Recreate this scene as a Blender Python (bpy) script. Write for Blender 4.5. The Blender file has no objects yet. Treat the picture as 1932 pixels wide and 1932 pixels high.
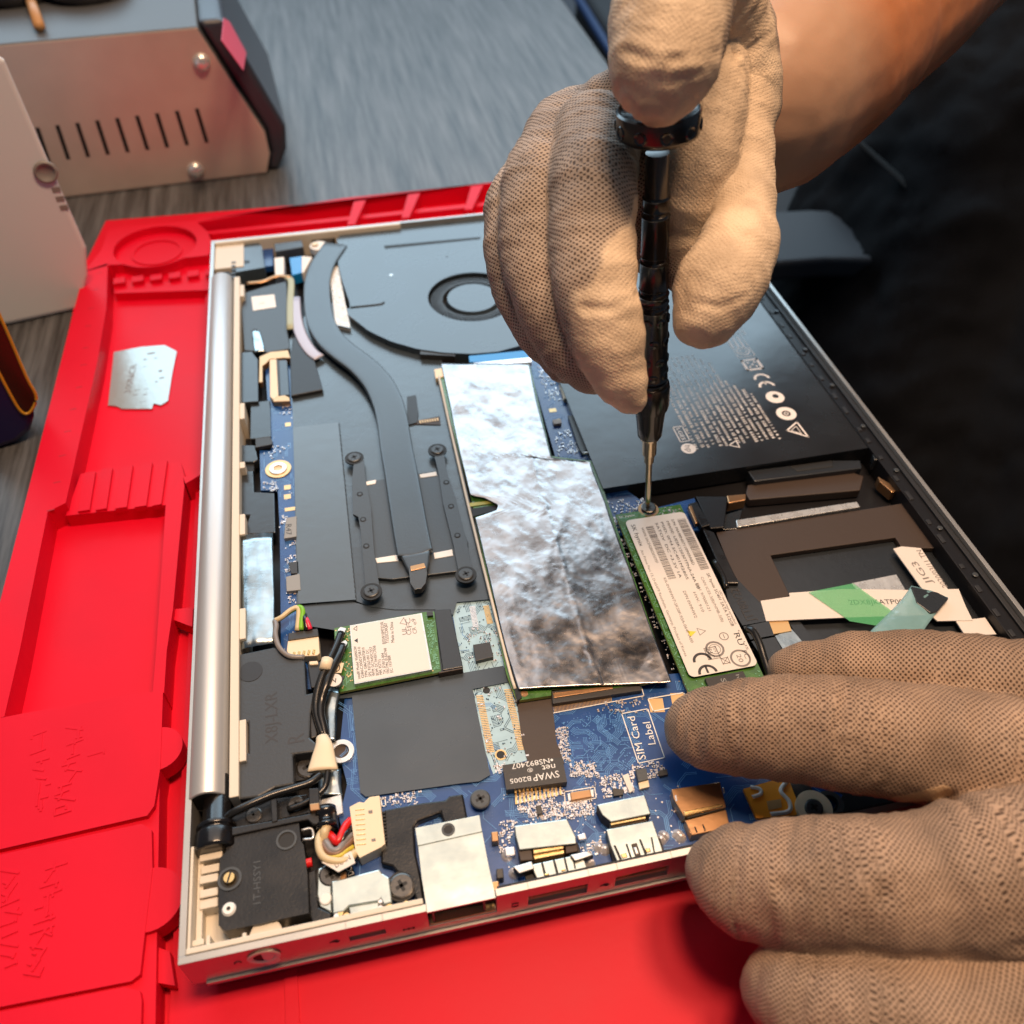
import bpy, bmesh, math, random
import numpy as np
from mathutils import Vector, noise, Matrix
random.seed(7); np.random.seed(7)
SC = bpy.context.scene
COL = SC.collection
MM = 0.001
# ------------------------------------------------------------------ camera, light, exposure
M3 = np.array([[0.977975886, 0.150457290, -0.144657423],
               [-0.208716194, 0.702171393, -0.680729672],
               [-0.000846438, 0.695929551, 0.718109563]])      # columns: camera right, up, back
CAM = np.array([56.41998, -74.53349, 200.51449])               # millimetres; laptop corner is the origin
FP = 1668.2484                                                 # focal length in units of a 1932 wide frame
cd = bpy.data.cameras.new('camera'); cam = bpy.data.objects.new('camera', cd); COL.objects.link(cam)
cam.matrix_world = Matrix([[*M3[0], CAM[0]*MM], [*M3[1], CAM[1]*MM], [*M3[2], CAM[2]*MM], [0, 0, 0, 1]])
cd.sensor_width = 36; cd.lens = 36*FP/1932; cd.clip_start = 0.01; cd.clip_end = 20
cd.dof.use_dof = True; cd.dof.focus_distance = 0.242; cd.dof.aperture_fstop = 14.0
SC.camera = cam
SC.render.engine = 'CYCLES'
SC.view_settings.view_transform = 'Standard'; SC.view_settings.look = 'None'
SC.view_settings.exposure = 0.0; SC.view_settings.gamma = 1
w = bpy.data.worlds.new('World'); SC.world = w; w.use_nodes = True
w.node_tree.nodes['Background'].inputs[0].default_value = (0.60, 0.78, 1.0, 1)
w.node_tree.nodes['Background'].inputs[1].default_value = 0.12

def area(name, loc, target, sx, sy, power, col):
    l = bpy.data.lights.new(name, 'AREA'); l.shape = 'RECTANGLE'; l.size = sx; l.size_y = sy
    l.energy = power; l.color = col
    o = bpy.data.objects.new(name, l); COL.objects.link(o)
    o.location = loc
    o.rotation_euler = (Vector(target)-Vector(loc)).to_track_quat('-Z', 'Y').to_euler()
    return o
area('window_light', (0.15, 1.75, 0.92), (0.10, 0.2, 0), 2.4, 0.85, 28, (0.62, 0.84, 1.0))
area('ceiling_fill', (0.10, 0.85, 1.40), (0.10, 0.15, 0), 1.7, 1.1, 6.5, (1.0, 0.90, 0.84))  # broad overhead panel, added to fill the foil and metal reflections
area('bench_lamp', (0.10, 0.05, 0.80), (0.12, 0.1, 0), 0.14, 0.14, 4.3, (1.0, 0.66, 0.41))
area('bench_lamp', (0.31, 0.05, 0.80), (0.12, 0.1, 0), 0.14, 0.14, 4.3, (1.0, 0.66, 0.41))

# ------------------------------------------------------------------ pixel-to-plane helpers
FR = dict(A=(0,0,1.932), B=(550,600,1.932), C=(0,900,1.932), D=(0,1992,1.932), E=(600,1600,2.76), F=(500,2200,2.415),
          G=(1300,1900,2.76), H=(1200,1000,2.415), I=(1350,0,1.932), J=(1850,850,2.415), K=(1750,1450,2.76),
          L=(2000,1350,1.9476), M=(1850,1850,1.6918), N=(1992,0,1.932), O=(1000,2300,2.415), Q=(550,1650,3.864),
          R=(580,680,4.83), S=(680,1020,6.44), T=(680,1300,6.44), U=(1180,1720,4.83), V=(1500,1050,4.83), P=(0,0,.64572))
def fr(f, x, y):
    a = FR[f]
    if f == 'P': return (x, y)
    return ((a[0]+x/a[2])*.645722, (a[1]+y/a[2])*.645722)
def ray(px, py): return M3 @ np.array([(px-966)/FP, -(py-966)/FP, -1.0])
def at(px, py, z):
    v = ray(px, py); return CAM+(z-CAM[2])/v[2]*v
def atd(px, py, d): return CAM+d*ray(px, py)
def atp(px, py, o, n):
    v = ray(px, py); return CAM+np.dot(np.array(o)-CAM, n)/np.dot(v, n)*v
def pg(f, pts, z): return [tuple(at(*fr(f, *p), z)[:2]) for p in pts]
def p1(f, x, y, z): return tuple(at(*fr(f, x, y), z)[:2])
def proj(X):
    q = (np.array(X)-CAM)@M3; return 966+FP*q[0]/-q[2], 966-FP*q[1]/-q[2], -q[2]

# ------------------------------------------------------------------ materials
def mat(name, col, rough=.5, metal=0, bump=0, bscale=900, spec=.5, coat=0, var=0, vscale=60, emit=0, alpha=1, tr=0, bdist=.0002):
    m = bpy.data.materials.new(name); m.use_nodes = True
    nt = m.node_tree; b = nt.nodes['Principled BSDF']
    b.inputs['Base Color'].default_value = (*col, 1); b.inputs['Roughness'].default_value = rough
    b.inputs['Metallic'].default_value = metal; b.inputs['Specular IOR Level'].default_value = spec
    b.inputs['Coat Weight'].default_value = coat; b.inputs['Coat Roughness'].default_value = .15
    b.inputs['Alpha'].default_value = alpha; b.inputs['Transmission Weight'].default_value = tr
    tc = nt.nodes.new('ShaderNodeTexCoord')
    if bump:
        n = nt.nodes.new('ShaderNodeTexNoise'); n.inputs['Scale'].default_value = bscale; n.inputs['Detail'].default_value = 4
        nt.links.new(tc.outputs['Object'], n.inputs['Vector'])
        bp = nt.nodes.new('ShaderNodeBump'); bp.inputs['Strength'].default_value = bump; bp.inputs['Distance'].default_value = bdist
        nt.links.new(n.outputs['Fac'], bp.inputs['Height']); nt.links.new(bp.outputs[0], b.inputs['Normal'])
    if var:
        n = nt.nodes.new('ShaderNodeTexNoise'); n.inputs['Scale'].default_value = vscale; n.inputs['Detail'].default_value = 6
        nt.links.new(tc.outputs['Object'], n.inputs['Vector'])
        r = nt.nodes.new('ShaderNodeMapRange'); r.inputs[1].default_value = .3; r.inputs[2].default_value = .7
        r.inputs[3].default_value = 1-var; r.inputs[4].default_value = 1+var
        nt.links.new(n.outputs['Fac'], r.inputs[0])
        mx = nt.nodes.new('ShaderNodeVectorMath'); mx.operation = 'SCALE'; mx.inputs[0].default_value = col
        nt.links.new(r.outputs[0], mx.inputs['Scale']); nt.links.new(mx.outputs[0], b.inputs['Base Color'])
        r2 = nt.nodes.new('ShaderNodeMapRange'); r2.inputs[1].default_value = .3; r2.inputs[2].default_value = .7
        r2.inputs[3].default_value = max(.03, rough*(1-var)); r2.inputs[4].default_value = min(1, rough*(1+var))
        nt.links.new(n.outputs['Fac'], r2.inputs[0]); nt.links.new(r2.outputs[0], b.inputs['Roughness'])
    return m
MT = dict(
 cream=mat('cream_plastic', (.66,.60,.50), .5, 0, .15, 500),
 silver=mat('silver_paint', (.46,.45,.43), .36, .75, .1, 3000, var=.05),
 tube=mat('brushed_hinge_metal', (.60,.60,.60), .40, .6, .08, 2500),
 floor=mat('black_tray_plastic', (.008,.008,.010), .4, 0, .2, 900, spec=.3),
 plate=mat('black_painted_steel', (.010,.010,.011), .30, 0, .3, 1500, spec=.45, var=.3, vscale=120),
 film=mat('black_insulating_film', (.030,.042,.054), .27, 0, .14, 160, spec=1, var=.12, vscale=40, bdist=.0006),
 film2=mat('black_tape', (.016,.017,.020), .45, 0, .2, 300, spec=.5), film3=mat('grey_blue_film', (.062,.086,.108), .27, 0, .10, 160, spec=1, bdist=.0006),
 fan=mat('grey_painted_metal', (.048,.068,.086), .28, .1, .12, 1600, spec=.9, var=.06),
 pipe=mat('heat_pipe_paint', (.036,.048,.060), .30, .1, .15, 1400, spec=.8, var=.06),
 steel=mat('dark_zinc_steel', (.060,.068,.075), .38, .3, .2, 1500),
 screw=mat('black_screw', (.10,.095,.09), .30, .9, .2, 2500),
 chrome=mat('bright_metal', (.74,.74,.72), .28, .7, .25, 900, var=.12, vscale=300),
 nickel=mat('tin_plated_shell', (.60,.65,.60), .24, .85, .30, 260, var=.08, vscale=200),
 gold=mat('brass', (.80,.56,.25), .25, 1, .2, 1500),
 padgold=mat('gold_pad', (.75,.50,.24), .35, .6),
 pcb=mat('blue_solder_mask', (.008,.058,.225), .25, 0, .08, 900, spec=.8, var=.15, vscale=120),
 trace=mat('covered_copper_trace', (.10,.27,.58), .22, 0, spec=.8),
 pcbl=mat('solder_mask_pale', (.36,.54,.62), .3, .1, 0, 1200, spec=1, var=.06, vscale=300),
 tracel=mat('pale_trace', (.03,.07,.12), .3, .2),
 green=mat('green_solder_mask', (.050,.15,.022), .25, 0, .2, 900, spec=.8, var=.25, vscale=300),
 greenl=mat('green_trace', (.16,.36,.22), .25, .2),
 edge=mat('fibreglass_edge', (.42,.40,.08), .45),
 tin=mat('solder', (.82,.80,.82), .25, .6),
 chip=mat('chip_epoxy', (.030,.028,.027), .42, 0, .2, 2000),
 chipg=mat('grey_chip', (.26,.26,.25), .45),
 capb=mat('ceramic_tan', (.34,.24,.18), .4), capw=mat('ceramic_grey', (.50,.46,.46), .4),
 white=mat('white_print', (.80,.80,.78), .6),
 label=mat('paper_label', (.72,.67,.62), .38, 0, .1, 300, spec=.6),
 ink=mat('black_ink', (.03,.028,.03), .5),
 inkl=mat('grey_ink', (.20,.18,.17), .5),
 yellow=mat('yellow_print', (.80,.62,.05), .5),
 speaker=mat('speaker_plastic', (.030,.035,.041), .38, 0, .25, 1300, spec=.6),
 dark=mat('black_hole', (.004,.004,.004), .6),
 battery=mat('black_battery_wrap', (.011,.012,.014), .24, 0, .25, 70, spec=.8, var=.2, vscale=30, bdist=.0005),
 bprint=mat('battery_print', (.80,.74,.70), .6),
 brown=mat('brown_black_tape', (.042,.026,.018), .55, 0, .2, 700),
 bay=mat('bay_grey_plastic', (.020,.024,.029), .25, 0, .2, 300, spec=.7),
 kapton=mat('orange_polyimide', (.90,.34,.03), .3, 0, spec=.5),
 cleartape=mat('green_clear_tape', (.16,.62,.28), .12, 0, .3, 300, spec=.8, alpha=.38),
 clearfilm=mat('clear_film', (.30,.55,.58), .10, 0, .8, 250, spec=1, alpha=.5),
 wred=mat('red_wire', (.65,.01,.01), .35), wgreen=mat('green_wire', (.20,.50,.03), .35), wpink=mat('pink_wire', (.75,.03,.08), .35),
 wcream=mat('cream_wire', (.62,.50,.30), .4), wblack=mat('black_wire', (.012,.012,.012), .25), wgrey=mat('grey_wire', (.22,.20,.19), .35),
 wyel=mat('yellow_wire', (.60,.48,.05), .4), wbrown=mat('brown_wire', (.20,.10,.05), .4),
 cream2=mat('ivory_nylon', (.76,.64,.46), .45), blue=mat('blue_tape', (.01,.22,.60), .25), lav=mat('lavender_ribbon', (.45,.47,.60), .4),
 olive=mat('olive_tape', (.38,.42,.30), .5), copper=mat('copper_foil', (.50,.28,.14), .28, .85, .3, 300),
 shaft=mat('steel_shaft', (.62,.52,.38), .22, 1), driver=mat('black_anodised', (.006,.005,.005), .22, 0, spec=.8),
 pink=mat('pink_sticker', (.75,.09,.17), .5), stn=mat('box_metal_warm_lit', (.56,.46,.40), .48, .5, .1, 1200, var=.05),  # stn: warm lamp light put into the colour of the grey box's front
 stntop=mat('grey_box_paint', (.085,.092,.10), .5, .1), bezel=mat('dark_bezel', (.030,.032,.045), .3, 0),
 whitebox=mat('white_box_plastic', (.58,.60,.63), .55, 0, .1, 300), purple=mat('dark_purple_plastic', (.012,.006,.055), .35), orange=mat('orange_rim', (.50,.26,.02), .35),
 brownglass=mat('dark_contents', (.025,.010,.005), .2), sticker=mat('silver_sticker', (.42,.46,.44), .28, .65, .5, 300),
 navy=mat('black_upholstery', (.006,.007,.011), .7, 0, .3, 900), piping=mat('blue_piping', (.004,.03,.12), .5), armr=mat('grey_pad', (.015,.018,.026), .6), jeans=mat('black_trouser_cloth', (.004,.0045,.006), .9, 0, .5, 2500, spec=.12),
 glass=mat('dark_glass', (.012,.012,.02), .05, 0, spec=1), strap=mat('grey_webbing', (.022,.026,.028), .6), tan=mat('tan_wood', (.50,.26,.10), .5),
)
# red silicone
MT['red'] = mat('red_silicone', (.64,.0008,.020), .50, 0, .12, 500, spec=.2, var=.06, vscale=25)
MT['redd'] = mat('red_mark', (.35,.002,.01), .5)
# desk wood
def wood():
    m = bpy.data.materials.new('grey_wood_laminate'); m.use_nodes = True; nt = m.node_tree; b = nt.nodes['Principled BSDF']
    tc = nt.nodes.new('ShaderNodeTexCoord'); mp = nt.nodes.new('ShaderNodeMapping'); mp.inputs['Scale'].default_value = (75, 3.5, 1)
    mp.inputs['Rotation'].default_value = (0, 0, .02)
    n = nt.nodes.new('ShaderNodeTexNoise'); n.inputs['Scale'].default_value = 3; n.inputs['Detail'].default_value = 8; n.inputs['Roughness'].default_value = .7
    cr = nt.nodes.new('ShaderNodeValToRGB'); cr.color_ramp.elements[0].position = .36; cr.color_ramp.elements[1].position = .66
    cr.color_ramp.elements[0].color = (.022,.021,.021,1); cr.color_ramp.elements[1].color = (.115,.120,.128,1)
    nt.links.new(tc.outputs['Object'], mp.inputs[0]); nt.links.new(mp.outputs[0], n.inputs['Vector'])
    nt.links.new(n.outputs['Fac'], cr.inputs[0]); nt.links.new(cr.outputs[0], b.inputs['Base Color'])
    bp = nt.nodes.new('ShaderNodeBump'); bp.inputs['Strength'].default_value = .3; bp.inputs['Distance'].default_value = .0005
    nt.links.new(n.outputs['Fac'], bp.inputs['Height']); nt.links.new(bp.outputs[0], b.inputs['Normal'])
    b.inputs['Roughness'].default_value = .42
    return m
MT['wood'] = wood()
# crinkled foil
def foilmat(name, col, rough):
    m = mat(name, col, rough, 1, .22, 330, var=.3, vscale=110, bdist=.0004)
    return m
MT['foil'] = foilmat('crinkled_foil', (.45,.425,.42), .29)
MT['foil2'] = foilmat('silver_tape', (.42,.48,.50), .28)
# knitted and coated glove
def glove(name, kc, hc, ca, cb):
    m = bpy.data.materials.new(name); m.use_nodes = True; nt = m.node_tree; b = nt.nodes['Principled BSDF']; L = nt.links.new
    at_ = nt.nodes.new('ShaderNodeAttribute'); at_.attribute_name = 'knit'
    sp = nt.nodes.new('ShaderNodeSeparateXYZ'); L(at_.outputs['Vector'], sp.inputs[0])
    def math_(op, a, bb=None):
        n = nt.nodes.new('ShaderNodeMath'); n.operation = op
        for i, x in enumerate((a, bb)):
            if x is None: continue
            if isinstance(x, (int, float)): n.inputs[i].default_value = x
            else: L(x, n.inputs[i])
        return n.outputs[0]
    tc = nt.nodes.new('ShaderNodeTexCoord')
    nz = nt.nodes.new('ShaderNodeTexNoise'); nz.inputs['Scale'].default_value = 260; L(tc.outputs['Object'], nz.inputs['Vector'])
    wob = math_('MULTIPLY', nz.outputs['Fac'], 1.6)
    su = math_('SINE', math_('ADD', math_('MULTIPLY', sp.outputs[0], math.pi/.56), wob))
    sv = math_('SINE', math_('ADD', math_('MULTIPLY', sp.outputs[1], math.pi/.66), wob))
    pr = math_('MULTIPLY', su, sv)
    hole = nt.nodes.new('ShaderNodeMapRange'); hole.inputs[1].default_value = .05; hole.inputs[2].default_value = .75; L(pr, hole.inputs[0])
    coat = nt.nodes.new('ShaderNodeAttribute'); coat.attribute_name = 'coat'
    big = nt.nodes.new('ShaderNodeTexNoise'); big.inputs['Scale'].default_value = 120; big.inputs['Detail'].default_value = 5; L(tc.outputs['Object'], big.inputs['Vector'])
    cf = nt.nodes.new('ShaderNodeMapRange'); cf.inputs[1].default_value = .44; cf.inputs[2].default_value = .56
    L(math_('ADD', coat.outputs['Fac'], math_('MULTIPLY', math_('SUBTRACT', big.outputs['Fac'], .5), .35)), cf.inputs[0])
    kn = nt.nodes.new('ShaderNodeMix'); kn.data_type = 'RGBA'; kn.inputs[6].default_value = (*kc,1); kn.inputs[7].default_value = (*hc,1)
    L(hole.outputs[0], kn.inputs[0])
    ct = nt.nodes.new('ShaderNodeMix'); ct.data_type = 'RGBA'; ct.inputs[6].default_value = (*ca,1); ct.inputs[7].default_value = (*cb,1)
    L(big.outputs['Fac'], ct.inputs[0])
    mx = nt.nodes.new('ShaderNodeMix'); mx.data_type = 'RGBA'; L(cf.outputs[0], mx.inputs[0]); L(kn.outputs[2], mx.inputs[6]); L(ct.outputs[2], mx.inputs[7])
    # grime
    gr = nt.nodes.new('ShaderNodeTexNoise'); gr.inputs['Scale'].default_value = 60; gr.inputs['Detail'].default_value = 5; L(tc.outputs['Object'], gr.inputs['Vector'])
    grm = nt.nodes.new('ShaderNodeMapRange'); grm.inputs[1].default_value = .3; grm.inputs[2].default_value = .7; grm.inputs[3].default_value = .62; grm.inputs[4].default_value = 1.12; L(gr.outputs['Fac'], grm.inputs[0])
    sc = nt.nodes.new('ShaderNodeVectorMath'); sc.operation = 'SCALE'; L(mx.outputs[2], sc.inputs[0]); L(grm.outputs[0], sc.inputs['Scale'])
    L(sc.outputs[0], b.inputs['Base Color'])
    fine = nt.nodes.new('ShaderNodeTexNoise'); fine.inputs['Scale'].default_value = 700; fine.inputs['Detail'].default_value = 3; fine.inputs['Distortion'].default_value = 1.5; L(tc.outputs['Object'], fine.inputs['Vector'])
    hk = math_('MULTIPLY', hole.outputs[0], -1.0)
    hmix = nt.nodes.new('ShaderNodeMix'); hmix.data_type = 'FLOAT'; L(cf.outputs[0], hmix.inputs[0]); L(hk, hmix.inputs[2])
    L(math_('ADD', math_('MULTIPLY', hk, .25), fine.outputs['Fac']), hmix.inputs[3])
    bp = nt.nodes.new('ShaderNodeBump'); bp.inputs['Strength'].default_value = .75; bp.inputs['Distance'].default_value = .00035
    L(hmix.outputs[0], bp.inputs['Height']); L(bp.outputs[0], b.inputs['Normal'])
    b.inputs['Roughness'].default_value = .62; b.inputs['Specular IOR Level'].default_value = .35
    return m
MT['glove'] = glove('coated_knit_glove_cool_lit', (.43,.34,.27), (.085,.055,.038), (.58,.43,.29), (.70,.56,.41))  # greyer copy of the knit, cool light put into its colour
MT['glove2'] = glove('knit_glove_warm_lit', (.41,.285,.20), (.06,.030,.017), (.58,.38,.21), (.68,.48,.30))  # browner copy of the same knit, warm light put into its colour
def skinm():
    m = mat('skin', (.43,.165,.065), .5, 0, .3, 500, var=.14, vscale=45)
    nt = m.node_tree; b = nt.nodes['Principled BSDF']; src = b.inputs['Base Color'].links[0].from_socket
    a_ = nt.nodes.new('ShaderNodeAttribute'); a_.attribute_name = 'coat'; mx = nt.nodes.new('ShaderNodeMix'); mx.data_type = 'RGBA'
    mr = nt.nodes.new('ShaderNodeMapRange'); mr.inputs[1].default_value = .42; mr.inputs[2].default_value = .62; nt.links.new(a_.outputs['Fac'], mr.inputs[0])
    nt.links.new(mr.outputs[0], mx.inputs[0]); nt.links.new(src, mx.inputs[6]); mx.inputs[7].default_value = (.40,.235,.15,1); nt.links.new(mx.outputs[2], b.inputs['Base Color'])
    b.inputs['Subsurface Weight'].default_value = .15; b.inputs['Subsurface Radius'].default_value = (.004,.0015,.0008); b.inputs['Subsurface Scale'].default_value = 1
    return m
MT['skin'] = skinm()
MT['cuff'] = mat('thin_white_knit_cuff', (.52,.36,.27), .75, 0, .5, 900)

# ------------------------------------------------------------------ mesh builder (millimetres)
def inside(p, poly):
    x, y = p; c = False; j = len(poly)-1
    for i in range(len(poly)):
        xi, yi = poly[i]; xj, yj = poly[j]
        if (yi > y) != (yj > y) and x < (xj-xi)*(y-yi)/(yj-yi)+xi: c = not c
        j = i
    return c
def area2(poly): return sum(poly[i-1][0]*poly[i][1]-poly[i][0]*poly[i-1][1] for i in range(len(poly)))
TXT = {}
def textmesh(s):
    if s in TXT: return TXT[s]
    c = bpy.data.curves.new('lettering', 'FONT'); c.body = s; c.size = 1; c.resolution_u = 2
    o = bpy.data.objects.new('lettering', c); COL.objects.link(o)
    dg = bpy.context.evaluated_depsgraph_get(); me = bpy.data.meshes.new_from_object(o.evaluated_get(dg))
    vs = [v.co.to_tuple() for v in me.vertices]; fs = [tuple(p.vertices) for p in me.polygons]
    bpy.data.objects.remove(o); bpy.data.curves.remove(c); bpy.data.meshes.remove(me)
    xs = [v[0] for v in vs] or [0, 1]
    TXT[s] = (vs, fs, min(xs), max(xs)); return TXT[s]
class MB:
    def __init__(s): s.v = []; s.f = []; s.m = []; s.mats = []; s.sm = []
    def mi(s, m):
        if m not in s.mats: s.mats.append(m)
        return s.mats.index(m)
    def add(s, vs, fs, m, smooth=False):
        b = len(s.v); s.v += [tuple(map(float, v)) for v in vs]; k = s.mi(m)
        for f in fs: s.f.append([i+b for i in f]); s.m.append(k); s.sm.append(smooth)
    def prism(s, poly, z0, z1, m, side=None):
        if area2(poly) < 0: poly = poly[::-1]
        n = len(poly)
        vs = [(x, y, z0) for x, y in poly]+[(x, y, z1) for x, y in poly]
        s.add(vs, [list(range(n))[::-1], list(range(n, 2*n))], m)
        b = len(s.v)-2*n; k = s.mi(side or m)
        for i in range(n):
            j = (i+1) % n; s.f.append([b+i, b+j, b+n+j, b+n+i]); s.m.append(k); s.sm.append(False)
    def extr(s, pts3, d, m, side=None):
        n = len(pts3); a = [np.array(p) for p in pts3]; vs = a+[p+np.array(d) for p in a]
        s.add(vs, [list(range(n)), list(range(n, 2*n))[::-1]], m)
        b = len(s.v)-2*n; k = s.mi(side or m)
        for i in range(n):
            j = (i+1) % n; s.f.append([b+i, b+n+i, b+n+j, b+j]); s.m.append(k); s.sm.append(False)
    def box(s, x0, x1, y0, y1, z0, z1, m): s.prism([(x0,y0),(x1,y0),(x1,y1),(x0,y1)], z0, z1, m)
    def obox(s, c, u, lx, ly, z0, z1, m):        # oriented box, u = unit direction of lx
        u = np.array(u); vv = np.array((-u[1], u[0])); c = np.array(c)
        s.prism([tuple(c+a*lx/2*u+b*ly/2*vv) for a, b in ((-1,-1),(1,-1),(1,1),(-1,1))], z0, z1, m)
    def disc(s, c, r, z0, z1, m, n=24, r2=None):
        r2 = r if r2 is None else r2
        vs = [(c[0]+r*math.cos(t), c[1]+r*math.sin(t), z0) for t in [i*2*math.pi/n for i in range(n)]]
        vs += [(c[0]+r2*math.cos(t), c[1]+r2*math.sin(t), z1) for t in [i*2*math.pi/n for i in range(n)]]
        s.add(vs, [list(range(n))[::-1], list(range(n, 2*n))]+[[i, (i+1) % n, n+(i+1) % n, n+i] for i in range(n)], m)
    def ring(s, c, r0, r1, z0, z1, m, n=32):
        vs = []
        for z in (z0, z1):
            for r in (r0, r1): vs += [(c[0]+r*math.cos(i*2*math.pi/n), c[1]+r*math.sin(i*2*math.pi/n), z) for i in range(n)]
        fs = []
        for i in range(n):
            j = (i+1) % n
            fs += [[2*n+i, 3*n+i, 3*n+j, 2*n+j], [n+i, n+j, 3*n+j, 3*n+i], [i, 2*n+i, 2*n+j, j], [i, j, n+j, n+i]]
        s.add(vs, fs, m)
    def tube(s, pts, r, m, n=8, ry=None, caps=True, sub=4, sq=1.0):
        P = [np.array(p, float) for p in pts]
        if len(P) > 2 and sub > 1:                # catmull-rom
            Q = [2*P[0]-P[1]]+P+[2*P[-1]-P[-2]]; out = []
            for i in range(1, len(Q)-2):
                for k in range(sub):
                    t = k/sub; a, b, c, d = Q[i-1], Q[i], Q[i+1], Q[i+2]
                    out.append(.5*((2*b)+(-a+c)*t+(2*a-5*b+4*c-d)*t*t+(-a+3*b-3*c+d)*t**3))
            out.append(P[-1]); P = out
        vs = []; N = len(P)
        for i, p in enumerate(P):
            t = P[min(i+1, N-1)]-P[max(i-1, 0)]; t = t/(np.linalg.norm(t)+1e-9)
            up = np.array((0, 0, 1.)) if abs(t[2]) < .9 else np.array((1., 0, 0))
            a = np.cross(t, up); a /= np.linalg.norm(a); b = np.cross(a, t)
            rr = r(i/(N-1)) if callable(r) else r
            for k in range(n):
                th = 2*math.pi*k/n; ca_, sa_ = math.cos(th), math.sin(th); ca_ = math.copysign(abs(ca_)**sq, ca_); sa_ = math.copysign(abs(sa_)**sq, sa_); vs.append(p+rr*ca_*a+(ry if ry else rr)*sa_*b)
        fs = [[i*n+k, i*n+(k+1) % n, (i+1)*n+(k+1) % n, (i+1)*n+k] for i in range(N-1) for k in range(n)]
        if caps: fs += [list(range(n))[::-1], list(range((N-1)*n, N*n))]
        s.add(vs, fs, m, True)
    def text(s, t, a, b, z, m, h=None, mirror=False, fixw=True):
        """lettering lying in the plane z from baseline point a towards b (x, y in mm); width fits a-b"""
        vs, fs, x0, x1 = textmesh(t)
        a = np.array(a); b = np.array(b); d = b-a; Lh = np.linalg.norm(d); u = d/Lh; n = np.array((-u[1], u[0]))
        sx = Lh/(x1-x0) if fixw else h; sy = h if h else sx
        out = []
        for v in vs:
            q = a+u*(v[0]-x0)*sx+n*v[1]*sy; out.append((q[0], q[1], z))
        s.add(out, fs, m)
    def plane_text(s, t, o, ux, uy, w_, m, h=None):
        vs, fs, x0, x1 = textmesh(t); ux = np.array(ux, float); uy = np.array(uy, float); o = np.array(o, float)
        k = w_/(x1-x0); hh = h or k
        s.add([o+ux*(v[0]-x0)*k+uy*v[1]*hh for v in vs], fs, m)
    def build(s, name, parent=None, bevel=0, seg=2, loc=None, auto=True):
        root = np.zeros(3); q = parent
        while q is not None: root = root+np.array(q.location)/MM; q = q.parent
        if loc is not None: root = root+np.array(loc)
        me = bpy.data.meshes.new(name)
        me.from_pydata([((x-root[0])*MM, (y-root[1])*MM, (z-root[2])*MM) for x, y, z in s.v], [], s.f)
        for m in s.mats: me.materials.append(MT[m])
        me.polygons.foreach_set('material_index', s.m); me.polygons.foreach_set('use_smooth', s.sm)
        me.update()
        o = bpy.data.objects.new(name, me); COL.objects.link(o)
        if parent is not None: o.parent = parent
        if loc is not None: o.location = np.array(loc)*MM
        if bevel:
            b = o.modifiers.new('edge_rounding', 'BEVEL'); b.width = bevel*MM; b.segments = seg; b.limit_method = 'ANGLE'; b.angle_limit = math.radians(40)
            b.use_clamp_overlap = True
        return o
def tag(o, label=None, cat=None, group=None, kind=None):
    if label: o['label'] = label
    if cat: o['category'] = cat
    if group: o['group'] = group
    if kind: o['kind'] = kind
    return o
def thing(name, loc, label, cat):
    o = bpy.data.objects.new(name, None); COL.objects.link(o); o.location = np.array(loc)*MM; o.empty_display_size = .01
    return tag(o, label, cat)
def lathe(mb, prof, o, axis, m, n=32, closed=True):
    ax = np.array(axis, float); ax /= np.linalg.norm(ax); a = np.cross(ax, (0, 1, 0) if abs(ax[1]) < .9 else (1, 0, 0)); a /= np.linalg.norm(a); b = np.cross(ax, a)
    vs = []
    for h, r in prof:
        for k in range(n):
            t = 2*math.pi*k/n; vs.append(np.array(o)+ax*h+r*(math.cos(t)*a+math.sin(t)*b))
    N = len(prof)
    fs = [[i*n+k, (i+1)*n+k, (i+1)*n+(k+1) % n, i*n+(k+1) % n] for i in range(N-1) for k in range(n)]
    if closed: fs += [list(range(n)), list(range((N-1)*n, N*n))[::-1]]
    mb.add(vs, fs, m, True)
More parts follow.
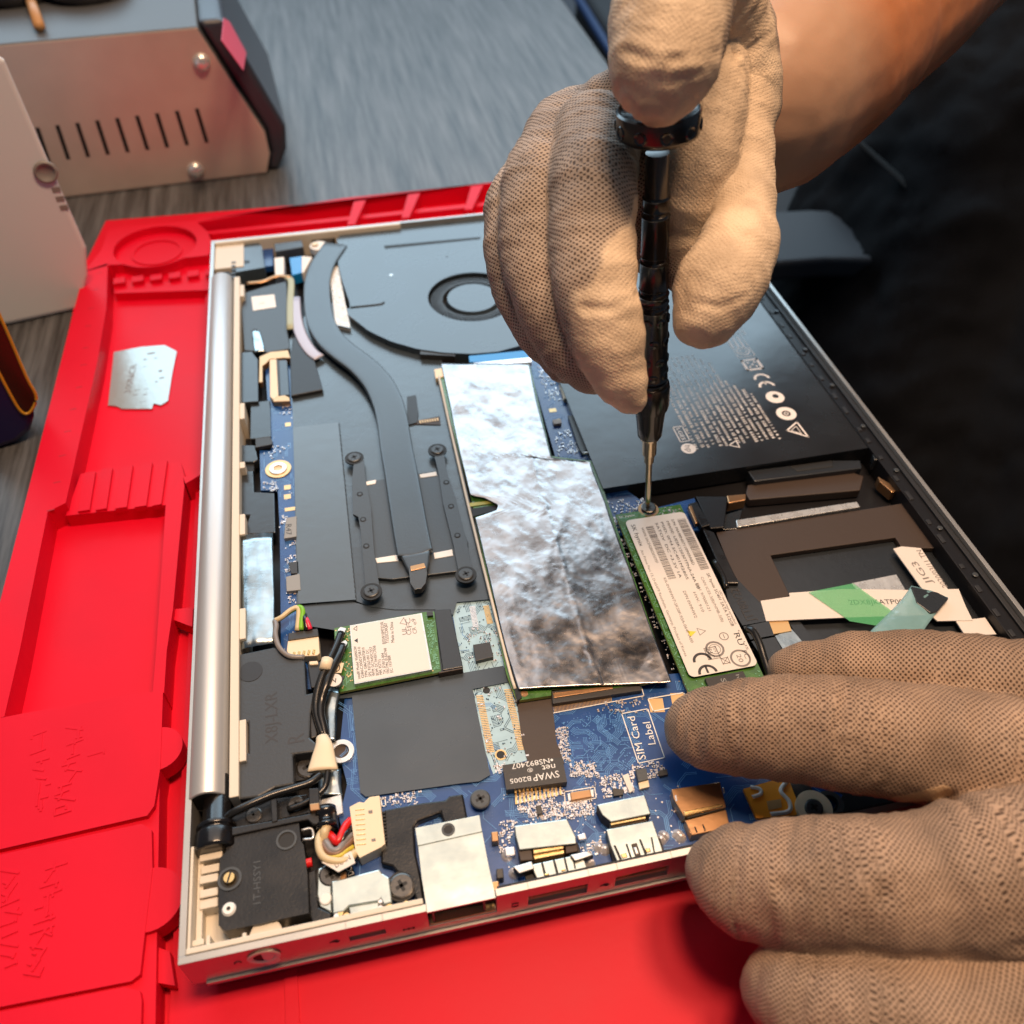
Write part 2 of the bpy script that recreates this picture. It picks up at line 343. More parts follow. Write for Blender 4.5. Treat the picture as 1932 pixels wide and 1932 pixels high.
def traces(mb, poly, n, z, m, wmin=.10, wmax=.16, step=(1, 5), bundle=3, ang0=0, pitch=.42):
    """bundles of parallel tracks that turn by 45 degrees and never cross one another"""
    xs = [p[0] for p in poly]; ys = [p[1] for p in poly]; used = set(); cell = pitch*.9
    key = lambda q: (int(q[0]//cell), int(q[1]//cell))
    for _i in range(n*3):
        zz = z+_i*.03/n
        p = np.array((random.uniform(min(xs), max(xs)), random.uniform(min(ys), max(ys))))
        if not inside(p, poly): continue
        a = ang0+random.choice((0, 90, 180, 270, 45, 135)); nb = random.randint(1, bundle+2); path = [p]
        for k in range(random.randint(2, 4)):
            d = random.uniform(*step); q = path[-1]+d*np.array((math.cos(math.radians(a)), math.sin(math.radians(a))))
            if not inside(q, poly): break
            path.append(q); a += random.choice((-45, 45))
        if len(path) < 2: continue
        ww = random.uniform(wmin, wmax)
        dirs = [(path[i+1]-path[i])/np.linalg.norm(path[i+1]-path[i]) for i in range(len(path)-1)]
        nrm = [np.array((-d[1], d[0])) for d in dirs]
        def off(o_):
            r = [path[0]+nrm[0]*o_]
            for i in range(1, len(path)-1):
                b = nrm[i-1]+nrm[i]; b = b/np.linalg.norm(b); r.append(path[i]+b*o_/max(.3, np.dot(b, nrm[i])))
            r.append(path[-1]+nrm[-1]*o_); return r
        for j in range(nb):
            C = off(j*pitch); cells = set(); ok = True
            for i in range(len(C)-1):
                L_ = np.linalg.norm(C[i+1]-C[i]); k_ = max(2, int(L_/(cell*.5)))
                for t in range(k_+1):
                    q = C[i]+(C[i+1]-C[i])*t/k_; c_ = key(q); cells.add(c_)
                    if c_ in used or not inside(q, poly): ok = False; break
                if not ok: break
            if not ok: break
            fresh = cells if j == 0 else fresh | cells
            A = off(j*pitch-ww/2); B = off(j*pitch+ww/2)
            for i in range(len(A)-1):
                mb.add([(*A[i], zz), (*A[i+1], zz), (*B[i+1], zz), (*B[i], zz)], [[3, 2, 1, 0]], m)
            for e_ in (C[0], C[-1]): mb.disc(e_, ww*.95, zz-.02, zz+.02, m, 8)
            if j == nb-1: pass
        else:
            pass
        try: used |= fresh
        except NameError: pass
        fresh = set()
def smds(mb, poly, n, z, kinds=('capb', 'chip', 'chip', 'capw', 'tin'), smin=.5, smax=1.1, u=(1, 0)):
    xs = [p[0] for p in poly]; ys = [p[1] for p in poly]
    for _ in range(n):
        for t in range(30):
            p = (random.uniform(min(xs), max(xs)), random.uniform(min(ys), max(ys)))
            if inside(p, poly): break
        else: continue
        L_ = random.uniform(smin, smax); W_ = L_*.55; h = L_*.45
        if random.random() < .5: d = (1, 0)
        else: d = (0, 1)
        k = random.choice(kinds); dv = np.array(d)
        mb.obox(p, d, L_*.5, W_*.95, z, z+h*.95, k)
        for sgn in (-1, 1): mb.obox(np.array(p)+sgn*dv*L_*.37, d, L_*.26, W_, z, z+h, 'tin')
def vias(mb, poly, n, z, m='trace', r=.22):
    xs = [p[0] for p in poly]; ys = [p[1] for p in poly]
    for _ in range(n):
        p = (random.uniform(min(xs), max(xs)), random.uniform(min(ys), max(ys))); zz = z+.08+.04*random.random()
        if inside(p, poly): mb.disc(p, r*random.uniform(.7, 1.3), z-.03, zz, m, 8)

W_, H_ = 231.4, 309.8
# ------------------------------------------------------------------ setting
mb = MB(); mb.prism([(-1500,-400),(243,-400),(249,230),(262,700),(275,1600),(-1500,1600)], -50, -24, 'wood')
desk = mb.build('desk', bevel=1.5); tag(desk, 'grey wood-grain desk top under the red mat and the boxes', 'desk')
mb = MB(); mb.box(-2500, 2500, -2500, 3000, -760, -750, 'navy'); o = mb.build('floor'); tag(o, kind='structure')

# ------------------------------------------------------------------ laptop
lap = thing('laptop', (W_/2, H_/2, -20), 'silver laptop upside down on the red mat, bottom cover off and circuit boards exposed', 'laptop')
def ay(px, py):                                   # point on the port side, plane y = 0
    v = ray(px, py); q = CAM+(0-CAM[1])/v[1]*v; return q
mb = MB()
# openings in the port side: (x0, x1, z0, z1)
def opn(f, pts):
    q = [ay(*fr(f, *p)) for p in pts]; xs = [a[0] for a in q]; zs = [a[2] for a in q]; return min(xs), max(xs), min(zs), max(zs)
usbc = opn('F', [(1258,1310),(1515,1262)]); rj = opn('O', [(612,960),(1092,880)]); hd = opn('O', [(1312,820),(1728,728)]); ub = opn('G', [(1372,1880),(1798,1790)])
usbc = (usbc[0], usbc[1], -7.6, -5.0); rj = (rj[0], rj[1], -9.5, 0); hd = (hd[0], hd[1], -9.6, -4.6); ub = (ub[0], ub[1], -9.6, -4.2)
x = 0
for a in (usbc, rj, hd, ub):
    mb.box(x, a[0], 0, 1.6, -13, 0, 'silver')
    mb.box(a[0], a[1], 0, 1.6, -13, a[2], 'silver')
    if a[3] < 0: mb.box(a[0], a[1], 0, 1.6, a[3], 0, 'silver')
    x = a[1]
mb.box(x, W_, 0, 1.6, -13, 0, 'silver')
mb.box(0, 1.5, 1.6, H_-1.5, -13, -.003, 'silver')
mb.box(W_-1.4, W_, 1.6, H_-1.5, -13, -.003, 'silver')
mb.box(0, W_, H_-1.5, H_, -13, 0, 'silver')
mb.box(3, W_-1, -.7, 0, -13.4, -12.2, 'silver')
mb.build('bottom_case', lap, bevel=.07)
mb = MB()                                        # inner cream lining and ribs
mb.box(1.6, rj[0]-.5, 1.7, 3.0, -11, .25, 'cream'); mb.box(rj[1]+.5, W_-2, 1.7, 2.4, -11, -.6, 'floor')
mb.box(1.6, 2.3, 3, 26, -11, -.5, 'cream'); mb.box(1.6, 85, H_-3, H_-1.6, -11, .2, 'cream')
q0 = p1('F', 95, 1450, -4); 
for (fx, fy, fx2, fy2, zt) in ((120,1330,230,1350,-2.5),(245,1290,265,1440,-1.5),(500,1270,525,1400,-1.5),(800,1240,960,1290,-.8),(200,720,360,735,-2.5),(210,800,340,830,-3),(200,870,330,900,-2.5),(200,970,330,1000,-3),(200,1040,330,1080,-3.5),(190,740,215,1340,-4)):
    a = p1('F', fx, fy, zt); b = p1('F', fx2, fy2, zt)
    xa, xb = sorted((a[0], b[0])); ya, yb = sorted((a[1], b[1])); mb.box(xa, max(xb, xa+.9), ya, max(yb, ya+.9), -11, zt, 'cream')
mb.disc(p1('F', 670, 1290, -2.5), 3.6, -10, -2.2, 'cream', 32)
mb.box(2.3, 22, 2.8, 26, -11, -7.5, 'cream')
xa = p1('D', 1320, 300, -1)[0]
xs0 = p1('D', 1318, 300, -.5)[0]; ys0 = p1('D', 1320, 650, -.5)[1]; ys1 = p1('R', 540, 620, -.5)[1]
mb.box(xs0-1.0, xs0+1.3, ys0, ys1, -11, -.5, 'cream')
for (f, fx, fy, l) in (('D',1360,330,12),('C',1365,580,9),('C',1365,885,3),('C',1365,1220,9),('C',1365,1780,11),('B',300,480,9)):
    a = p1(f, fx, fy, -1); mb.box(xs0+1.3, xs0+3.0, a[1]-l/2, a[1]+l/2, -11, -1, 'cream')
a = p1('R', 180, 120, 0); mb.box(1.6, 14, p1('R', 300, 470, 0)[1], H_-3.1, -11, -1.2, 'cream')
mb.build('inner_lining', lap, bevel=.2)
mb = MB(); mb.box(1.5, W_-1.4, 1.6, H_-1.5, -12.5, -10.5, 'floor'); mb.box(W_-7.5, W_-1.5, 5, H_-6, -10.5, -2.5, 'floor')
mb.box(W_-3.2, W_-1.5, 5, H_-6, -2.5, -1.6, 'film2')
for i in range(30): y = 22+i*9.2+random.uniform(-2, 2); mb.box(W_-7.0, W_-5.6, y, y+random.uniform(1.5, 4), -2.6, -2.2, 'film2')
for i in range(9): mb.disc((W_-4.5, 60+i*24+random.uniform(-4, 4)), .9, -2.4, -1.8, 'steel', 12)
mb.build('keyboard_tray', lap, bevel=.15)
mb = MB(); mb.box(2.5, W_-.5, .9, H_-1, -19.6, -14, 'silver'); mb.build('screen_lid', lap, bevel=1)
for a in (usbc, hd, ub):                         # tongue and gold lip inside each opening
    mb = MB(); mb.prism([(a[0]+.02,1.0),(a[1]-.02,1.0),(a[1]-.02,2.6),(a[1]-.3,6.5),(a[0]+.3,6.5),(a[0]+.02,2.6)], a[2]+.02, a[2]+1.5, 'padgold'); mb.box(a[0]+.3, a[1]-.3, 2.6, 6.5, a[2]+1.5, a[3]+.6, 'dark'); mb.build('port_tongue', lap)
mb = MB(); jc = ay(*fr('F', 655, 1430)); 
lathe(mb, [(-.35, 3.6), (-.5, 3.3), (-.5, 2.5), (-.1, 2.3)], (jc[0], 0, jc[2]), (0, 1, 0), 'cream', 28, False)
lathe(mb, [(-.2, 2.3), (-.19, .1)], (jc[0], 0, jc[2]), (0, 1, 0), 'dark', 28, False)
mb.build('headphone_jack', lap)
for f, fx, fy, k in (('F', 470, 1480, 0), ('F', 1150, 1330, 1), ('O', 470, 1000, 2), ('O', 1220, 830, 3), ('O', 1850, 690, 1)):   # engraved port pictograms
    q = ay(*fr(f, fx, fy)); mb = MB()
    if k == 0: arc_ = [(q[0]+.7*math.cos(t), -.03, q[2]+.7*math.sin(t)) for t in [math.radians(-30+24*i) for i in range(11)]]; mb.tube(arc_, .14, 'ink', 5, sub=1)
    elif k == 1: mb.tube([(q[0]-1.0, -.03, q[2]), (q[0]+1.2, -.03, q[2])], .14, 'ink', 5, sub=1); mb.tube([(q[0]-.6, -.03, q[2]), (q[0], -.03, q[2]+.6), (q[0]+.8, -.03, q[2]+.6)], .12, 'ink', 5, sub=1); mb.tube([(q[0]-.2, -.03, q[2]), (q[0]+.4, -.03, q[2]-.6), (q[0]+1, -.03, q[2]-.6)], .12, 'ink', 5, sub=1)
    elif k == 2: mb.tube([(q[0]-1.4, -.03, q[2]), (q[0]+1.4, -.03, q[2])], .12, 'ink', 5, sub=1); [mb.tube([(q[0]+u_, -.03, q[2]-.6), (q[0]+u_, -.03, q[2]+.6)], .16, 'ink', 5, sub=1) for u_ in (-1.1, 0, 1.1)]
    else: mb.tube([(q[0]-.7, -.03, q[2]-0.9), (q[0]+.7, -.03, q[2]-0.9), (q[0]+.7, -.03, q[2]+0.9), (q[0]-.7, -.03, q[2]+0.9), (q[0]-.7, -.03, q[2]-0.9)], .14, 'ink', 5, sub=1)
    mb.build('port_symbol', lap)
# hinge cover tube
yt0 = at(390, 1503, 0)[1]; yt1 = at(405, 523, 0)[1]
cxh = (p1('D', 1065, 500, -2)[0]+p1('D', 1290, 500, -2)[0])/2; rh = (p1('D', 1290, 500, -2)[0]-p1('D', 1065, 500, -2)[0])/2
mb = MB(); lathe(mb, [(0, rh), (yt1-yt0, rh)], (cxh, yt0, -2.8), (0, 1, 0), 'tube', 64)
lathe(mb, [(-.02, rh-.6), (-.021, .1)], (cxh, yt0, -2.8), (0, 1, 0), 'dark', 40, False)
mb.build('hinge_cover', lap, bevel=.3)
# hinge arm bottom-left
hg = MB(); yb = p1('D', 1190, 960, -2)[1]; hx = p1('D', 1200, 800, 1)[0]
lathe(hg, [(0, 4.4), (.5, 4.9), (4.5, 4.9), (4.6, 4.2), (5.3, 4.2), (5.4, 4.7), (6.5, 4.7), (6.6, 3.3), (yt0-yb+6, 3.3)], (hx, yb, -3), (0, 1, 0), 'driver', 40)
hg.prism(pg('F', [(330,540),(700,480),(960,430),(1090,395),(1160,400),(1170,500),(1000,505),(960,470),(720,520),(400,590),(380,650),(300,660)], -.5), -6, -.5, 'plate')
hg.prism(pg('F', [(390,470),(720,320),(960,290),(1000,420),(700,480),(400,545)], -3.5), -8, -3.5, 'plate')
hinge = hg.build('hinge', lap, bevel=.3)
sb = MB()
def screw(mb, c, r, z, m='screw', h=1.0, ring=None):
    if ring: mb.ring(c, r, r*ring, z-h, z-h*.45, 'dark', 28)
    mb.disc(c, r, z-h, z-.15, m, 28); mb.disc(c, r, z-.15, z, m, 28, r*.86)
    for a in (20, 110):
        d = (math.cos(math.radians(a)), math.sin(math.radians(a))); mb.obox(c, d, r*.95, r*.28, z-.05, z+.03, 'dark')
def mkscrew(f, x, y, r, z, parent=lap, m='screw', ring=None):
    b = MB(); screw(b, p1(f, x, y, z), r, z, m, ring=ring); return b.build('screw', parent)
mkscrew('F', 580, 435, 2.0, -3.0, hinge); mkscrew('F', 880, 355, 2.0, -3.0, hinge)
mkscrew('F', 1125, 855, 2.7, -3.2, ring=1.25); mkscrew('F', 1625, 935, 2.9, -3.0, ring=1.2)
mkscrew('G', 285, 1195, 2.5, -3.5, m='steel'); mkscrew('F', 965, 95, 3.0, -5.5); mkscrew('M', 895, 860, 2.1, -2.6, m='steel')
# loops and clips on the hinge
b = MB(); b.prism(pg('F', [(970,250),(1040,245),(1050,400),(975,410)], .8), -3, .8, 'plate'); b.prism(pg('F', [(975,360),(1045,350),(1050,400),(980,410)], .9), -2, .95, 'copper')
b.prism(pg('F', [(700,330),(745,320),(750,480),(710,490)], -.2), -4, -.2, 'plate'); b.build('cable_clip', hinge, bevel=.2)
# black metal card-reader box
plz = -1.2
b = MB(); pp = pg('F', [(410,585),(900,490),(915,620),(935,650),(960,850),(970,1130),(690,1190),(660,1200),(375,1255),(335,1215),(335,1000),(340,860),(345,740),(385,700)], plz)
b.prism(pp, -9.5, plz, 'plate')
b.ring(p1('F', 815, 615, plz), 1.9, 2.4, plz-.1, plz+.25, 'steel'); b.disc(p1('F', 815, 615, plz), 1.9, plz-.1, plz+.02, 'dark')
b.text('1T-HSSY1', p1('F', 632, 1060, plz), p1('F', 632, 760, plz), plz+.04, 'steel', h=2.4)
cr = b.build('card_reader_shield', lap, bevel=.4)
b = MB(); c_ = p1('F', 415, 890, plz); b.ring(c_, 2.1, 2.7, plz, plz+.3, 'steel'); b.disc(c_, 2.1, plz, plz+.05, 'dark'); b.disc(c_, 1.5, plz, plz+1.0, 'gold', 24, 1.2); b.obox(c_, (.3, .95), 2.8, .4, plz+.9, plz+1.05, 'dark'); b.build('brass_insert', cr)
b = MB(); c_ = p1('F', 408, 1103, plz); b.disc(c_, 1.55, plz, plz+.5, 'white', 24, 1.2); b.disc(c_, .45, plz+.5, plz+.55, 'dark', 12); b.build('rivet', cr)
b = MB(); a_ = [(*p1('F', x_, y_, -2), -2) for x_, y_ in ((920,545),(990,535),(1000,600),(930,612))]; b.tube(a_, .35, 'chrome', 6); b.build('wire_loop', lap)

# speaker
spz = -2
b = MB()
b.prism(pg('E', [(270,860),(560,800),(800,905),(815,1180),(890,1160),(850,1330),(840,1530),(925,1600),(920,1640),(705,1668),(715,1905),(560,1935),(425,2010),(265,2030),(262,1660),(345,1655),(345,1405),(268,1415)], spz), -9.5, spz, 'speaker')
b.text('X8J-LXR', p1('E', 585, 1570, spz), p1('E', 578, 1160, spz), spz+.05, 'ink', h=4.6)
b.text('R', p1('E', 800, 1560, spz), p1('E', 795, 1490, spz), spz+.05, 'ink', h=6.2)
sp = b.build('speaker', lap, bevel=.5)
b = MB(); b.disc(p1('E', 365, 1000, spz), 3.2, spz-.1, spz+.12, 'film2', 28); b.build('foam_dot', sp)
b = MB()
b.prism(pg('F', [(860,0),(1020,-10),(1010,180),(870,200)], -6), -9, -6, 'plate'); b.build('speaker_bracket', lap, bevel=.3)

# main board ------------------------------------------------------
bz = -5.6
b = MB()
main = pg('P', [(650,1320),(700,1250),(880,1130),(1040,1290),(1285,1270),(1420,1300),(1470,1440),(1590,1500),(1560,1545),(1420,1560),(1310,1600),(1290,1612),(1180,1650),(940,1690),(870,1700),(735,1740),(690,1722),(640,1545),(655,1480),(640,1420)], bz)
b.prism(main, bz-1, bz, 'pcb', 'edge')
strip = pg('P', [(500,690),(550,690),(555,860),(560,1010),(568,1240),(620,1300),(560,1300),(530,1220),(528,1000),(524,925),(492,925),(490,850),(512,850)], bz)
b.prism(strip, bz-1, bz, 'pcb')
up = pg('P', [(990,660),(1110,660),(1150,900),(1230,960),(1310,940),(1330,1000),(1170,1010),(1110,900),(1050,870)], bz)
b.prism(up, bz-1, bz-.01, 'pcb')
Z_ = bz+.03
rg = pg('G', [(960,560),(1500,450),(1640,930),(1300,1010),(1010,1010),(900,620)], bz); traces(b, rg, 150, Z_, 'trace', .13, .18, step=(.8, 3.0), ang0=-8, bundle=4, pitch=.42); vias(b, rg, 230, Z_+.03, 'trace', .17)
rg2 = pg('P', [(650,1330),(880,1490),(900,1560),(740,1560),(660,1500)], bz); traces(b, rg2, 50, Z_, 'trace', step=(1.5, 7), ang0=-8)
rg3 = pg('P', [(940,1480),(1300,1480),(1300,1600),(960,1650)], bz); traces(b, rg3, 60, Z_, 'trace', step=(1, 5), ang0=-8, bundle=4); vias(b, rg3, 160, Z_+.03, 'tin', .2)
traces(b, strip, 70, Z_, 'trace', step=(1, 6)); vias(b, strip, 60, Z_+.03, 'tin', .18)
traces(b, main, 110, Z_-.005, 'trace', step=(1, 6), ang0=-8); traces(b, up, 60, Z_, 'trace', step=(1, 4))
rg4 = pg('P', [(670,1478),(905,1455),(905,1478),(890,1492),(700,1520)], bz); traces(b, rg4, 24, Z_, 'trace', step=(2, 8), ang0=-8, bundle=5)
rg5 = pg('P', [(638,1325),(668,1322),(692,1500),(650,1480)], bz); traces(b, rg5, 12, Z_, 'trace', step=(2, 8), ang0=90)
# silkscreen outlines
def outline(mb, pts, z, m, wd=.22, closed=True):
    n = len(pts)
    for i in range(n if closed else n-1):
        a, c = np.array(pts[i]), np.array(pts[(i+1) % n]); d = c-a; L_ = np.linalg.norm(d); mb.obox((a+c)/2, d/L_, L_+wd, wd, z-.02, z, m)
outline(b, pg('G', [(1425,515),(1635,475),(1770,868),(1560,915)], bz), Z_+.2, 'white', .25)
b.text('SIM Card', p1('G', 1622, 880, bz), p1('G', 1528, 535, bz), Z_+.2, 'white', h=2.9)
b.text('Label', p1('G', 1700, 760, bz), p1('G', 1652, 580, bz), Z_+.2, 'white', h=2.9)
outline(b, pg('G', [(1635,395),(1925,345),(1960,440),(1680,495)], bz), Z_+.2, 'white', .3)
outline(b, pg('G', [(835,395),(1570,255),(1605,370),(870,510)], bz), Z_+.2, 'white', .25)
outline(b, pg('G', [(962,1145),(1205,1105),(1220,1195),(970,1240)], bz), Z_+.2, 'white', .25)
outline(b, pg('F', [(1480,330),(1510,325),(1515,375),(1490,380)], bz), Z_+.2, 'white', .25)
b.text('DC', p1('F', 1292, 855, bz), p1('F', 1272, 800, bz), Z_+.2, 'white', h=2)
b.text('U8', p1('V', 850, 1185, bz), p1('V', 905, 1300, bz), Z_+.2, 'white', h=1.8)
for q in ((1706,445),(1885,400)): b.obox(p1('G', *q, bz), (.985, -.17), 3.9, 4.2, bz, bz+.09, 'padgold')
for f, x_, y_, sx_, sy_ in (('T',1030,800,2.2,2.2),('T',1030,975,2.2,2.2),('T',1080,1210,3.4,1.6),('S',1040,1420,2,2),('V',555,720,2.6,2),('V',610,870,2.6,1.8)):
    b.obox(p1(f, x_, y_, bz), (1, 0), sx_, sy_, bz, bz+.1, 'padgold')
board = b.build('main_board', lap)
# pale circuit windows
def pale(pts_f, pts, z=bz+.05):
    b = MB(); p = pg(pts_f, pts, z); b.prism(p, z-.6, z, 'pcbl'); traces(b, p, 40, z+.03, 'tracel', .10, .15, (1, 4), 5, 95, .45); vias(b, p, 45, z+.04, 'tracel', .18); return b, p
b, p = pale('U', [(718,200),(1230,125),(1460,1130),(850,1215),(800,1000),(700,420),(665,310),(725,290)])
for (x0, y0, x1, y1, n) in ((965,260,1015,540,16),(1160,250,1215,490,14)):
    for i in range(n):
        t = i/(n-1); c = p1('U', x0+(x1-x0)*t, y0+(y1-y0)*t, bz); b.obox(c, (1, -.05), 1.7, .30, bz+.06, bz+.2, 'padgold' if n < 16 else 'tin')
smds(b, pg('U', [(900,560),(1300,560),(1420,1020),(900,1050)], bz), 60, bz+.08, smin=.35, smax=.7)
b.build('circuit_window', board)
b, p = pale('G', [(215,300),(505,240),(600,500),(690,880),(480,940),(390,1000),(330,830)])
for (x0, y0, x1, y1, n) in ((280,370,370,820,34),(505,320,620,800,36)):
    for i in range(n):
        t = i/(n-1); c = p1('G', x0+(x1-x0)*t, y0+(y1-y0)*t, bz); b.obox(c, (.99, -.12), 1.9, .26, bz+.06, bz+.2, 'padgold')
b.disc(p1('G', 335, 325, bz), 1.0, bz, bz+.12, 'dark'); b.disc(p1('G', 450, 845, bz), 1.1, bz, bz+.12, 'dark'); b.ring(p1('G', 450, 845, bz), 1.1, 1.5, bz, bz+.16, 'padgold')
smds(b, p, 40, bz+.08, smin=.35, smax=.8)
b.build('circuit_window', board)
# scattered tiny components
b = MB()
for f, poly, n in (('G', [(590,1260),(1180,1210),(1200,1330),(850,1380),(600,1330)], 170), ('G', [(1250,1030),(1520,980),(1530,1150),(1280,1200)], 90), ('G', [(1010,900),(1200,900),(1250,1030),(1010,1020)], 60),
                   ('G', [(1500,930),(1720,900),(1800,1000),(1560,1060)], 40), ('G', [(560,1160),(960,1090),(960,1240),(600,1250)], 50), ('G', [(1200,430),(1640,380),(1640,500),(1250,520)], 26),
                   ('G', [(390,930),(480,900),(500,1000),(400,1000)], 14), ('F', [(1480,310),(1760,270),(1760,360),(1500,390)], 30), ('S', [(860,1000),(1090,1000),(1100,1240),(870,1240)], 16),
                   ('G', [(880,640),(990,620),(1010,900),(940,880)], 60), ('K', [(60,40),(380,20),(400,120),(120,140)], 40), ('H', [(880,150),(1150,250),(1200,420),(960,420)], 110), ('H', [(1010,620),(1120,620),(1180,790),(1040,800)], 36),
                   ('T', [(400,20),(1060,20),(1080,240),(500,280)], 14), ('T', [(580,700),(840,700),(840,880),(580,880)], 26), ('T', [(910,1340),(1010,1340),(1010,1520),(910,1520)], 12), ('T', [(980,1740),(1220,1740),(1220,1900),(990,1900)], 10),
                   ('G', [(440,1370),(700,1380),(560,1420),(480,1700),(440,1600)], 30), ('G', [(1080,1600),(1240,1500),(1290,1640),(1100,1660)], 16), ('E', [(1090,640),(1160,640),(1180,800),(1100,800)], 18), ('K', [(60,160),(170,160),(740,1560),(660,1560)], 110),
                   ('E', [(640,80),(750,60),(755,200),(650,200)], 26), ('E', [(650,360),(770,350),(770,450),(660,450)], 14)):
    smds(b, pg(f, poly, bz), int(n*1.7), bz+.02, smin=.38, smax=.85)
for f, poly, n in (('G', [(560,1170),(960,1100),(1180,1330),(620,1340)], 90), ('G', [(1000,900),(1260,1020),(1520,1160),(1250,1180),(1010,1020)], 70), ('G', [(890,640),(960,640),(1000,900),(950,900)], 26)):
    p = pg(f, poly, bz); xs_ = [q[0] for q in p]; ys_ = [q[1] for q in p]
    for _ in range(n):
        q = (random.uniform(min(xs_), max(xs_)), random.uniform(min(ys_), max(ys_)))
        if inside(q, p): b.disc(q, random.uniform(.18, .34), bz, bz+.5+.3*random.random(), 'tin', 8, .1)
o = b.build('surface_components', board); tag(o, kind='stuff')
# individual chips
def chip(f, pts, z1, z0=bz, m='chip', name='chip', parent=board, pins=None, bev=.1):
    b = MB(); b.prism(pg(f, pts, z1), z0, z1, m)
    o = b.build(name, parent, bevel=bev); return o
chip('U', [(975,790),(1215,750),(1265,960),(1015,1020)], bz+1.6)
chip('G', [(1540,960),(1625,950),(1640,1040),(1560,1060)], bz+1.8, m='steel'); chip('G', [(1560,1062),(1640,1045),(1650,1100),(1570,1120)], bz+1.2, m='cream2', name='capacitor')
chip('G', [(1720,970),(1790,955),(1800,1000),(1735,1015)], bz+1.2); chip('G', [(1350,1110),(1440,1120),(1440,1165),(1360,1175)], bz+1)
chip('G', [(735,1250),(775,1245),(790,1310),(745,1325)], bz+1.4); chip('G', [(1430,1010),(1480,990),(1520,1130),(1490,1150)], bz+.9, m='label', name='capacitor')
chip('T', [(1020,1370),(1200,1340),(1200,1720),(965,1760),(990,1480)], bz+1.5, m='chipg', name='resistor')
bb = MB(); bb.text('R47', p1('T', 1000, 1500, bz+1.5), p1('T', 1000, 1700, bz+1.5), bz+1.54, 'ink', h=2.6); 
bb.build('resistor_marking', board)
chip('E', [(650,235),(760,210),(768,340),(655,352)], bz+1.4, m='chipg', name='inductor'); chip('E', [(670,120),(750,110),(755,205),(690,210)], bz+1.2)
chip('S', [(425,1685),(700,1650),(745,1720),(740,1790),(430,1850)], bz+1.6)
chip('H', [(1050,290),(1090,275),(1150,380),(1080,400)], bz+1.8, m='cream2', name='connector'); chip('H', [(1000,545),(1060,540),(1065,570),(1010,578)], bz+1.2, m='capb', name='capacitor')
chip('H', [(1300,830),(1440,790),(1430,870),(1360,880)], bz+1.5); b = MB(); b.prism(pg('H', [(1375,920),(1405,905),(1440,970),(1400,985)], -4), bz, -4, 'kapton'); b.build('orange_component', board, bevel=.3)
# battery connector
b = MB(); b.prism(pg('V', [(770,790),(1010,800),(1050,900),(1110,1240),(960,1320),(900,1180)], -4.2), bz, -4.2, 'chip')
for i in range(9):
    t = i/8; c = p1('V', 1040+190*t, 830+410*t, -4.2); b.obox(c, (1, -.1), 2.6, .5, -4.9, -4.2, 'gold')
b.tube([(*p1('V', 980, 1330, -4), -4), (*p1('V', 1255, 1290, -4), -4)], .5, 'chrome', 8); b.build('battery_connector', board, bevel=.1)
# transformer chip
tz = bz+2.6
b = MB(); b.prism(pg('G', [(465,925),(945,860),(985,1060),(495,1125)], tz), bz+.3, tz, 'chip')
for i in range(12):
    t = i/11; c = p1('G', 575+355*t, 1195-75*t, bz+.4); b.obox(c, (.17, .985), 3.0, .5, bz+.1, bz+.5, 'gold')
    c = p1('G', 570+355*t, 1140-75*t, bz+1.4); b.obox(c, (.17, .985), .6, .5, bz+.2, bz+1.6, 'gold'); c = p1('G', 580+355*t, 1225-75*t, bz+.2); b.obox(c, (.1, 1), .8, .8, bz, bz+.35, 'tin')
def tt(s, a, c, h): b.text(s, p1('G', *a, tz), p1('G', *c, tz), tz+.04, 'white', h=h)
tt('NS892407', (838,870), (535,920), 2.0); tt('net', (885,915), (780,930), 2.4); tt('®', (705,945), (660,955), 1.6); tt('SWAP', (915,970), (705,1005), 2.6); tt('B2005', (690,1015), (522,1040), 1.8)
b.disc(p1('G', 862, 885, tz), .35, tz, tz+.04, 'white', 12)
b.build('transformer_chip', board, bevel=.12)
b = MB(); b.prism(pg('G', [(1010,1145),(1170,1120),(1185,1180),(1020,1210)], bz+1.2), bz, bz+1.2, 'copper'); b.prism(pg('G', [(985,1155),(1200,1120),(1205,1180),(995,1215)], bz+.5), bz, bz+.5, 'chrome'); b.build('crystal', board, bevel=.15)
# ram slot front
b = MB(); b.prism(pg('G', [(860,330),(1560,250),(1590,320),(870,430)], bz+1.8), bz, bz+1.8, 'chip'); b.prism(pg('G', [(870,345),(1350,285),(1355,310),(880,385)], bz+2.0), bz, bz+2.1, 'copper')
for i in range(44):
    t = i/43; c = p1('G', 880+460*t, 470-85*t, bz+.2); b.obox(c, (.16, .987), 2.2, .22, bz, bz+.3, 'padgold')
b.build('memory_socket', board, bevel=.1)
# metal connector shells
def slots(mb, f, quads, z, m='dark'):
    for q in quads: mb.prism(pg(f, q, z), z-.4, z, m)
b = MB(); b.prism(pg('G', [(560,1415),(985,1360),(1055,1500),(1060,1560),(600,1610),(570,1500)], -1.6), bz, -1.6, 'nickel', 'steel'); b.prism(pg('G', [(600,1620),(1070,1545),(1130,1740),(720,1830),(620,1760)], -5.2), -9, -5.2, 'dark')
b.prism(pg('G', [(708,1608),(958,1568),(962,1600),(712,1645)], -2.2), -7, -2.2, 'gold'); b.prism(pg('G', [(712,1650),(962,1604),(968,1640),(718,1690)], -2.9), -7, -2.9, 'gold'); b.prism(pg('G', [(590,1615),(700,1605),(712,1690),(610,1700)], -2.4), -7, -2.4, 'brown'); b.prism(pg('G', [(968,1560),(1060,1545),(1075,1620),(975,1640)], -2.4), -7, -2.4, 'brown')
